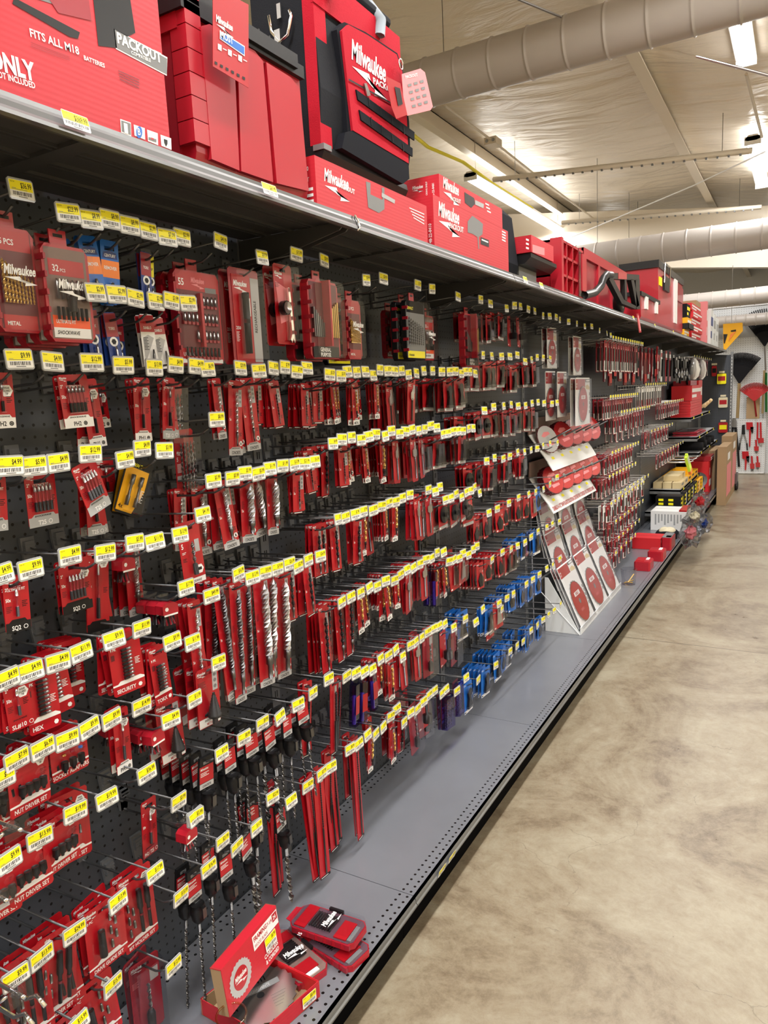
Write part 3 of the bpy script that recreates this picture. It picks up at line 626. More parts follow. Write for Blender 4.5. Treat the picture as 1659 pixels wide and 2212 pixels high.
def mk_slim(w_, h, kind):
    b = MB(); c1, c2, tx = {'century': ('blue', 'orange', 'CENTURY'), 'torx': ('navy', 'deep_red', 'TORX'), 'diablo': ('white', 'red', 'DIABLO'), 'yel': ('navy', 'yellow', 'TAP')}[kind]
    y = cardback(b, w_, h, c1); zb = .016-h; t = MB()
    if kind == 'century':
        b.rect(-w_/2, w_/2, -.058, -.024, y, c2); b.poly([(-.018, -.020), (.018, -.020), (.015, -.008), (0, -.004), (-.015, -.008)], y-.0002, 'navy'); b.text(tx, 0, -.017, .006, y-.0004, 'white', .02, 0, .7, align='c'); b.text('REMOVER', 0, -.042, .007, y-.0003, 'white', .02, 0, .7, align='c')
        t.lathe([(.0025, -.068), (.004, -.075), (.004, zb+.01)], 'dark_steel', 8, (0, -.006, 0)); bl = blister(-.010, .010, zb+.004, -.060)
    elif kind == 'diablo':
        b.rect(-w_/2, w_/2, -.022, .014, y, c2); b.text(tx, 0, -.016, .006, y-.0003, 'white', .02, 0, .7, align='c'); b.poly([(-w_/2+.004, -.09), (-w_/2+.004, -.035), (0, -.028), (w_/2-.004, -.035)], y, 'label_grey'); small_copy(b, -w_/2+.005, -.035, 9, y-.0003, 'black', .012)
        t.lathe([(.003, zb+.012), (.003, -.075), (.0016, -.06)], 'dark_steel', 8, (w_*.18, -.006, 0)); bl = blister(w_*.18-.008, w_*.18+.008, zb+.006, -.050)
    else:
        b.rect(-w_/2+.001, w_/2-.001, -.034, .014, y, c2); b.text(tx, 0, -.020, .006, y-.0002, 'white' if kind == 'torx' else 'black', .02, 0, .65, align='c'); b.poly(circle(0, -.044, .010, 16), y-.0003, 'white'); b.poly(circle(0, -.044, .006, 6), y-.0005, 'black')
        t.lathe([(.0028, zb+.008), (.0028, zb+.03), (.002, zb+.04)], 'steel', 6, (0, -.006, 0)); bl = blister(-.007, .007, zb+.005, zb+.045)
    return pack('carded_specialty_bit', b, [('bit', t), ('blister', bl)])
def mk_step(lab='step'):
    b = MB(); y = cardback(b, .070, .150, 'red', .016, True, .006); zb = -.134; b.logo(-.032, .002, .026, y, 'white'); b.rect(.014, .030, -.048, .004, y, 'label_grey')
    for i in range(3): b.poly(circle(.022, -.008-i*.015, .005, 8), y-.0002, 'mid_grey')
    b.text('4x', -.031, -.058, .010, y, 'white', .02, 0, .8); b.rect(-.033, .033, zb+.002, zb+.024, y, 'white'); b.text('METAL', 0, zb+.005, .006, y-.0002, 'red', .02, 0, .8, align='c'); b.text('SHOCKWAVE', 0, zb+.015, .005, y-.0002, 'black', .02, .2, .8, align='c')
    b.poly(circle(.022, zb+.036, .009, 6), y, 'white'); small_copy(b, -.031, -.018, 5, y, 'dark_red', .024)
    t = MB(); pr = []
    for i in range(9): pr += [(.0035+i*.0016, -.045-i*.0068), (.0035+i*.0016, -.0515-i*.0068)]
    pr += [(.007, -.108), (.007, -.124)]; t.lathe(pr[:18], 'black', 18, (.002, -.017, 0)); t.lathe(pr[18:], 'dark_steel', 8, (.002, -.017, 0))
    return pack('carded_step_drill', b, [('step_drill', t), ('blister', blister(-.033, .033, zb+.003, .010, .036, 'clear'))])
def mk_clip():
    b = MB(); y = cardback(b, .066, .150, 'red', .016, True, .006); zb = -.134; b.logo(-.028, .002, .026, y, 'white'); b.text('48-89-9241', .004, .006, .0035, y, 'pink', .01)
    b.text('5', -.028, -.045, .012, y, 'white', .02); small_copy(b, -.028, -.055, 2, y, 'white', .012); small_copy(b, -.028, -.07, 3, y, 'black', .012); b.rect(.012, .026, -.06, -.03, y, 'label_grey')
    b.rect(-.032, .032, zb+.001, zb+.014, y, 'white'); b.text('SHOCKWAVE', 0, zb+.004, .0055, y-.0002, 'black', .02, .2, .8, align='c'); b.poly(circle(.018, zb+.032, .012, 6), y, 'white'); b.rect(.010, .024, zb+.029, zb+.036, y-.0002, 'black')
    t = MB(); twist(t, -.001, -.009, -.085, -.03, .0045, 'dark_steel'); t.lathe([(.006, -.11), (.006, -.085), (.004, -.083)], 'black', 8, (-.001, -.009, 0))
    return pack('clamshell_drill_pack', b, [('drill', t), ('blister', blister(-.031, .031, zb+.002, .012, .022, 'clear'))])
def mk_five(purp=False):
    b = MB(); y = cardback(b, .07, .15, 'dark_red' if purp else 'red', .016, True, .006, .0007); zb = -.134
    b.rect(-.033, .033, -.092, -.030, y, 'red'); b.logo(-.030, -.040, .022, y-.0003, 'white'); b.text('5', -.031, -.058, .010, y-.0003, 'white', .02); small_copy(b, -.031, -.066, 7, y-.0003, 'white', .020)
    b.rect(.016, .032, -.085, -.042, y-.0003, 'label_grey'); b.rect(-.033, .033, -.105, -.093, y-.0003, 'label_grey'); b.text('CONCRETE', -.02, -.102, .006, y-.0005, 'black', .02, 0, .7); b.poly(circle(.024, -.108, .010, 6), y-.0006, 'white')
    t = MB()
    for i in range(5): twist(t, -.024+i*.012, -.011, -.128, -.012, .0032+.0002*i, 'dark_steel')
    return pack('drill_bit_wallet', b, [('drill', t), ('blister', blister(-.034, .034, zb+.002, .008, .026, 'clear_purple' if purp else 'clear_haze'))])
def mk_sds(L, r, n=1):
    b = MB(); b.T = Matrix.Scale(1.22, 4); b.prism([(-.020, -.052), (.020, -.052), (.016, .012), (-.016, .012)], -.006, 0, 'black'); b.rect(-.008, .008, -.003, .003, -.0063, 'mid_grey')
    b.rect(-.0185, .0185, -.040, -.006, -.0064, 'red'); b.text('Milwaukee', -.016, -.014, .005, -.0066, 'white', .02, .2, .7); small_copy(b, -.016, -.020, 3, -.0066, 'white', .022)
    b.rect(-.0185, .0185, -.052, -.041, -.0064, 'label_grey'); b.text('CONCRETE', 0, -.049, .0045, -.0066, 'black', .02, 0, .7, align='c')
    b.lathe([(.014, -.060), (.016, -.072), (.013, -.092), (.009, -.098)], 'black', 12, (0, -.010, 0)); b.box(-.005, .005, -.028, -.024, -.085, -.064, 'dark_steel')
    t = MB(); t.T = b.T
    for i in range(n):
        x = (i-(n-1)/2)*.009; t.lathe([(r*.8, -.12), (r*.8, -.098)], 'dark_steel', 8, (x, -.010, 0)); twist(t, x, -.010, -.12, -.12-L, r, 'dark_steel', None, .5)
    return pack('hanging_masonry_drill', b, [('drill', t)])
def mk_strip(w_, h, tw=.004):
    b = MB(); y = cardback(b, w_, h, 'red', .016, True, .003, .0012); zb = .016-h; b.text('Milwaukee', -w_/2+.004, .006, .0045, y, 'white', .02, .2, .6); small_copy(b, -w_/2+.003, -.03, 4, y, 'deep_red', .012)
    b.rect(-w_/2, w_/2, zb, zb+.008, y, 'black'); b.rect(-w_/2+.004, w_/2-.010, zb+.003, zb+.005, y-.0003, 'white'); b.rect(w_/2-.016, w_/2-.004, -.03, -.006, y, 'grey')
    t = MB(); t.lathe([(tw*.7, zb+.012), (tw*.7, zb+h*.45), (tw*.3, zb+h*.46)], 'black', 6, (.002, -tw-.001, 0)); twist(t, .002, -tw-.001, zb+h*.46, -.02, tw*.7, 'black', 10)
    return pack('long_drill_card', b, [('drill', t)])
def mk_tube():
    b = MB(); b.prism([(-.013, -.15), (.013, -.15), (.013, -.012), (-.013, -.012)], -.024, 0, 'clear_purple'); b.prism([(-.008, -.012), (.008, -.012), (.008, .012), (-.008, .012)], -.003, 0, 'clear_purple')
    t = MB(); t.lathe([(.007, -.145), (.007, -.05)], 'purple', 10, (0, -.012, 0)); b.rect(-.0125, .0125, -.11, -.05, -.0245, 'red')
    return pack('purple_drill_tube', b, [('drill', t)])
def mk_holeset():
    b = MB(); y = cardback(b, .078, .19, 'deep_red', .016, True, .006); zb = -.174; b.logo(-.034, .0, .028, y, 'white'); b.rect(.012, .034, -.05, -.02, y, 'label_grey'); small_copy(b, -.034, -.03, 5, y, 'pink', .016)
    t = MB(); twist(t, 0, -.012, -.11, -.04, .005, 'dark_steel'); t.lathe([(.009, -.15), (.010, -.118), (.006, -.11)], 'black', 12, (0, -.012, 0))
    return pack('clamshell_drill_pack', b, [('drill', t), ('blister', blister(-.038, .038, zb+.002, .012, .028, 'clear_haze'))])
def mk_tilt():   # yellow card in black clamshell
    b = MB(); y = cardback(b, .075, .125, 'black', .016, True, .006); b.poly([(-.034, -.104), (.010, -.104), (.030, -.05), (.030, -.006), (-.034, -.006)], y, 'amber'); b.text('4x', -.030, -.098, .010, y-.0003, 'black', .02); small_copy(b, .012, -.05, 9, y-.0003, 'white', .018); b.text('DEWALT', -.03, -.003, .008, y-.0003, 'yellow', .02)
    t = MB()
    for x in (-.016, .008): t.lathe([(.0045, -.09), (.0045, -.07), (.003, -.068), (.003, -.045), (.005, -.042), (.005, -.022)], 'dark_steel', 8, (x, -.009, 0))
    return pack('carded_magnetic_bit_holder', b, [('bit_holder', t), ('blister', blister(-.036, .036, -.105, -.004, .020, 'clear'))])
def mk_blade(w_, h, r, board='white', name='saw_blade_pack'):
    b = MB(); x = w_/2; zb = .02-h; b.prism([(-x, zb), (x, zb), (x, .012), (x-.008, .02), (-x+.008, .02), (-x, .012)], -.003, 0, board); y = -.0034
    b.rect(-x+.004, x*.30, -.052, .012, y, 'blade_red'); b.text('DIABLO', -x+.008, -.022, .010, y-.0003, 'white', .02, 0, .7); small_copy(b, -x+.008, -.03, 4, y-.0003, 'white', .03)
    b.rect(x*.34, x-.004, -.008, .012, y, 'black'); b.rect(x*.45, x-.010, -.004, .008, y-.0003, 'white'); b.poly([(x*.34, -.03), (x*.7, -.022), (x-.005, -.04), (x-.01, -.055), (x*.4, -.05)], y, 'tan')
    cz = zb+r+.016; 
    for i in range(5): b.rect(x-.022, x-.006, cz+.05-i*.028, cz+.070-i*.028, y, 'grey' if i % 2 else 'mid_grey')
    t = MB(); n = 48; P = []
    for i in range(n): a = 2*pi*i/n; rr = r*(1 if i % 2 else .955); P.append((-.012+rr*cos(a), cz+rr*sin(a)))
    t.prism(P, -.008, -.004, 'steel'); t.poly(circle(-.012, cz, r*.93, 32), -.0085, 'blade_red'); t.poly(circle(-.012, cz, r*.13, 16), -.009, 'mid_grey'); t.rect(-.012-r*.42, -.012+r*.42, cz+r*.28, cz+r*.48, -.009, 'white'); t.text('DIABLO', -.012, cz+r*.32, r*.13, -.0092, 'blade_red', .03, 0, .8, align='c')
    small_copy(t, -.012-r*.3, cz-r*.35, 5, -.009, 'pink', r*.5)
    return pack(name, b, [('saw_blade', t), ('clear_shell', blister(-x+.002, x-.002, zb+.002, .016, .016, 'clear_haze'))])
def mk_recip(w_, h, m='deep_red', m2='white', name='carded_saw_blade_pack'):
    b = MB(); y = cardback(b, w_, h, m, .016, True, .004, .0015); zb = .016-h; b.rect(-w_/2+.002, w_/2-.002, zb+.004, zb+h*.35, y, m2); b.text('DIABLO', 0, -.03, .006, y, 'white', .02, 0, .7, align='c')
    t = MB(); t.box(-w_*.2, w_*.2, -.007, -.003, zb+.012, -.035, 'dark_steel')
    return pack(name, b, [('blade', t)])
def flat1(spec):
    """merge a pack into one mesh for copies too small to show parts"""
    b = MB(); me0 = spec[1]; vs = []; fs = []
    o = bpy.data.meshes.new(spec[0]); V = []; Fc = []; MI = []; mats = []
    for me in [me0]+[c[1] for c in spec[2]]:
        n = len(V); V += [tuple(v.co) for v in me.vertices]
        mp = []
        for m in me.materials:
            if m not in mats: mats.append(m)
            mp.append(mats.index(m))
        for p in me.polygons: Fc.append(tuple(i+n for i in p.vertices)); MI.append(mp[p.material_index])
    o.from_pydata(V, [], Fc)
    for m in mats: o.materials.append(m)
    o.polygons.foreach_set('material_index', MI); o.update(); return (spec[0], o, [])

TYPES = {  # code: (builder, spacing on the hook, description, category)
 'a': (lambda: mk_bit(.043, .098, 1, 'PH2', 'white', 'black', '+'), .012, 'red single PH2 bit card with white footer', 'bit card'),
 'b': (lambda: mk_bit(.064, .103, 5, 'PH2', 'white', 'black', '+', False), .012, 'red five-bit PH2 card with white footer', 'bit card'),
 'c': (lambda: mk_bit(.046, .102, 1, 'SQ2', 'black', 'white', 'o', False), .012, 'red single SQ2 bit card with black footer', 'bit card'),
 'd': (lambda: mk_bit(.072, .110, 5, 'SQ2', 'black', 'white', 'o'), .012, 'red five-bit SQ2 card with black footer', 'bit card'),
 'e': (lambda: mk_bit(.044, .098, 1, 'T25', 'grey', 'white', 'o', False), .012, 'red single T25 bit card with grey footer', 'bit card'),
 'f': (lambda: mk_bit(.062, .102, 5, 'T25', 'grey', 'white', 'o', False), .012, 'red five-bit T25 card with grey footer', 'bit card'),
 'g': (lambda: mk_bit(.044, .142, 1, 'PH1', 'white', 'black', '+', True, .085), .012, 'long red PH1 power bit card', 'bit card'),
 'h': (lambda: mk_bit(.043, .140, 1, 'T25', 'grey', 'white', 'o', False, .085), .012, 'long red T25 power bit card', 'bit card'),
 'i': (lambda: mk_bit(.054, .180, 1, '', 'black', 'white', None, True, .125), .012, 'extra long red power bit card', 'bit card'),
 'j': (lambda: mk_bit(.046, .102, 1, 'SL#10', 'red', 'white', 'o', True), .012, 'red slotted SL#10 bit card', 'bit card'),
 'k': (lambda: mk_bit(.050, .135, 1, 'PH2 / T25', 'deep_red', 'white', 'o', True, .075), .012, 'red double-ended bit card', 'bit card'),
 'l': (lambda: mk_row(.066, .125, 'HEX'), .013, 'red HEX bit set card', 'bit set card'),
 'm': (lambda: mk_row(.076, .132, 'SECURITY'), .013, 'red SECURITY bit set card', 'bit set card'),
 'n': (lambda: mk_row(.050, .135, 'TORX', 8), .013, 'narrow red bit set card', 'bit set card'),
 'o': (lambda: mk_tools(.088, .112, 'NUT DRIVER SET', 'ssss'), .022, 'red nut driver set card', 'driver set'),
 'p': (lambda: mk_tools(.085, .095, 'SOCKET ADAPTERS', 'sss'), .020, 'red socket adapters card', 'driver set'),
 'q': (lambda: mk_tools(.088, .185, 'BIT HOLDER SET', 'brr', 'carded_bit_holder_set'), .022, 'red bit holder set card', 'driver set'),
 'r': (lambda: mk_tools(.095, .150, 'DRIVE GUIDE SET', 'tb', 'carded_bit_holder_set'), .022, 'red drive guide card with black sleeve', 'driver set'),
 's': (mk_tub, .034, 'clear bit tub with red cap', 'bit tub'),
 't': (mk_step, .038, 'red clamshell with black step drill', 'step drill pack'),
 'u': (mk_clip, .024, 'red clamshell with small drill', 'drill pack'),
 'v': (mk_five, .028, 'red five-piece concrete drill wallet', 'drill wallet'),
 'w': (lambda: mk_drill(.038, .150, .0030), .012, 'narrow red concrete drill card', 'drill bit card'),
 'x': (lambda: mk_drill(.055, .190, .0040), .013, 'tall red concrete drill card', 'drill bit card'),
 'y': (lambda: mk_drill(.052, .175, .0065, 'steel', fat=.75), .020, 'red concrete drill card, medium spiral drill', 'drill bit card'),
 'z': (lambda: mk_drill(.052, .175, .0110, 'steel', fat=.8), .030, 'red concrete drill card, fat spiral drill', 'drill bit card'),
 'A': (lambda: mk_drill(.046, .300, .0045, 'steel', shank=.16, name='long_carded_drill_bit'), .014, 'very long red card, thin masonry drill', 'drill bit card'),
 'B': (lambda: mk_drill(.046, .315, .0080, 'dark_steel', shank=.2, fat=.75, name='long_carded_drill_bit'), .024, 'very long red card, thick masonry drill', 'drill bit card'),
 'C': (lambda: mk_drill(.054, .310, .0125, 'steel', shank=.25, fat=.8, name='long_carded_drill_bit'), .034, 'very long red card, fattest masonry drill', 'drill bit card'),
 'D': (lambda: mk_drill(.046, .130, .0024, 'black', False, 'black_drill_card', 'grey'), .008, 'red card with thin black drill', 'drill bit card'),
 'E': (lambda: mk_drill(.048, .165, .0052, 'black', False, 'black_drill_card', 'grey'), .014, 'red card with thick black drill', 'drill bit card'),
 '$': (lambda: mk_drill(.050, .215, .0062, 'black', False, 'black_drill_card', 'grey'), .015, 'tall red card with thick black drill', 'drill bit card'),
 'F': (lambda: mk_drill(.034, .135, .0030, 'gold', True, 'gold_drill_card', 'label_grey', ftxt='METAL', fm='white'), .011, 'slim red card with gold drill', 'drill bit card'),
 'G': (lambda: mk_drill(.040, .150, .0050, 'gold', True, 'gold_drill_card', 'label_grey', ftxt='METAL', fm='white'), .014, 'red card with thick gold drill', 'drill bit card'),
 'H': (lambda: mk_spade(.050, .170, .010), .014, 'red card with narrow spade bit', 'spade bit card'),
 'I': (lambda: mk_spade(.052, .172, .017), .016, 'red card with wide spade bit', 'spade bit card'),
 'J': (lambda: mk_osc(.086, .128), .021, 'red card with black foot-shaped multi-tool blade', 'multi-tool blade'),
 'K': (lambda: mk_osc(.086, .125, 'red', 1), .022, 'red card with round black multi-tool blade', 'multi-tool blade'),
 'L': (lambda: mk_osc(.090, .135, 'red', 2, foot='red'), .024, 'red card with bare steel scraper blade', 'multi-tool blade'),
 'M': (lambda: mk_osc(.074, .120, 'red', 3, foot='red'), .018, 'red card with black sanding pad', 'sanding pad card'),
 'N': (lambda: mk_osc(.094, .135, 'blue', 0, 'blue_multi_tool_card', 'white'), .020, 'blue card with black multi-tool blade', 'multi-tool blade'),
 'O': (lambda: mk_osc(.084, .130, 'blue', 3, 'blue_multi_tool_card', 'blue'), .014, 'blue card with sanding sheet', 'sanding card'),
 'P': (lambda: mk_osc(.070, .150, 'red', 4, 'carded_hole_cutter', 'red'), .044, 'red clamshell with black hole cutter', 'hole cutter'),
 'Q': (lambda: mk_case(.100, .175, .036), .040, 'clear-lidded red 32-piece bit case', 'bit case'),
 'R': (lambda: mk_case(.150, .215, .034, inner='keys'), .040, 'large red 55-piece bit case', 'bit case'),
 'S': (lambda: mk_case(.150, .215, .050, inner='general'), .06, 'red drill and blade case marked GENERAL PURPOSE', 'bit case'),
 'T': (lambda: mk_case(.085, .180, .036, inner='drills'), .040, 'slim clear-lidded red drill case', 'bit case'),
 'U': (lambda: mk_case(.150, .200, .034, 'matte_black', 'drills'), .040, 'clear clamshell case of black and yellow drills', 'bit case'),
 'V': (mk_flash, .03, 'red and grey carded rechargeable penlight', 'penlight'),
 'W': (mk_wrench, .034, 'red carded chrome wrench and round magnet', 'wrench'),
 'X': (lambda: mk_slim(.042, .125, 'century'), .012, 'blue and orange screw remover card', 'specialty bit'),
 'Y': (lambda: mk_slim(.030, .110, 'torx'), .012, 'slim navy and red torx bit card', 'specialty bit'),
 'Z': (lambda: mk_slim(.036, .115, 'diablo'), .012, 'white and red drive bit card', 'specialty bit'),
 '0': (lambda: mk_slim(.018, .115, 'yel'), .012, 'thin navy and yellow tap card', 'specialty bit'),
 '1': (lambda: mk_sds(.13, .0036), .030, 'black masonry drill holder, thin drill', 'masonry drill'),
 '2': (lambda: mk_sds(.13, .0068, 1), .034, 'black masonry drill holder, thick drill', 'masonry drill'),
 '3': (lambda: mk_sds(.19, .0038, 1), .034, 'black masonry drill holder, long drill', 'masonry drill'),
 '4': (lambda: mk_strip(.046, .345), .013, 'very long red drill card almost touching the deck', 'drill bit card'),
 '5': (lambda: mk_strip(.040, .240, .007), .018, 'long red card with black drill', 'drill bit card'),
 '6': (mk_tube, .028, 'purple plastic drill tube', 'drill tube'),
 '7': (mk_tilt, .022, 'black clamshell with yellow insert, hanging tilted', 'bit holder'),
 '8': (mk_holeset, .030, 'deep red clamshell with arbor drill', 'drill pack'),
 '9': (lambda: mk_five(True), .028, 'purple-cased drill set wallet', 'drill wallet'),
 '!': (lambda: mk_recip(.055, .22, 'deep_red'), .007, 'dark red saw blade pouch', 'saw blade pack'),
 '@': (lambda: mk_recip(.055, .18, 'white', 'red', 'white_blade_card'), .012, 'white and red blade card', 'saw blade pack'),
 '#': (lambda: mk_recip(.066, .15, 'deep_red', 'white', 'small_accessory_card'), .012, 'small dark red accessory card', 'accessory card'),
}
_spec = {}
def get(code, small=False):
    k = (code, small)
    if k not in _spec:
        s = TYPES[code][0](); _spec[k] = flat1(s) if small else s
    return _spec[k]

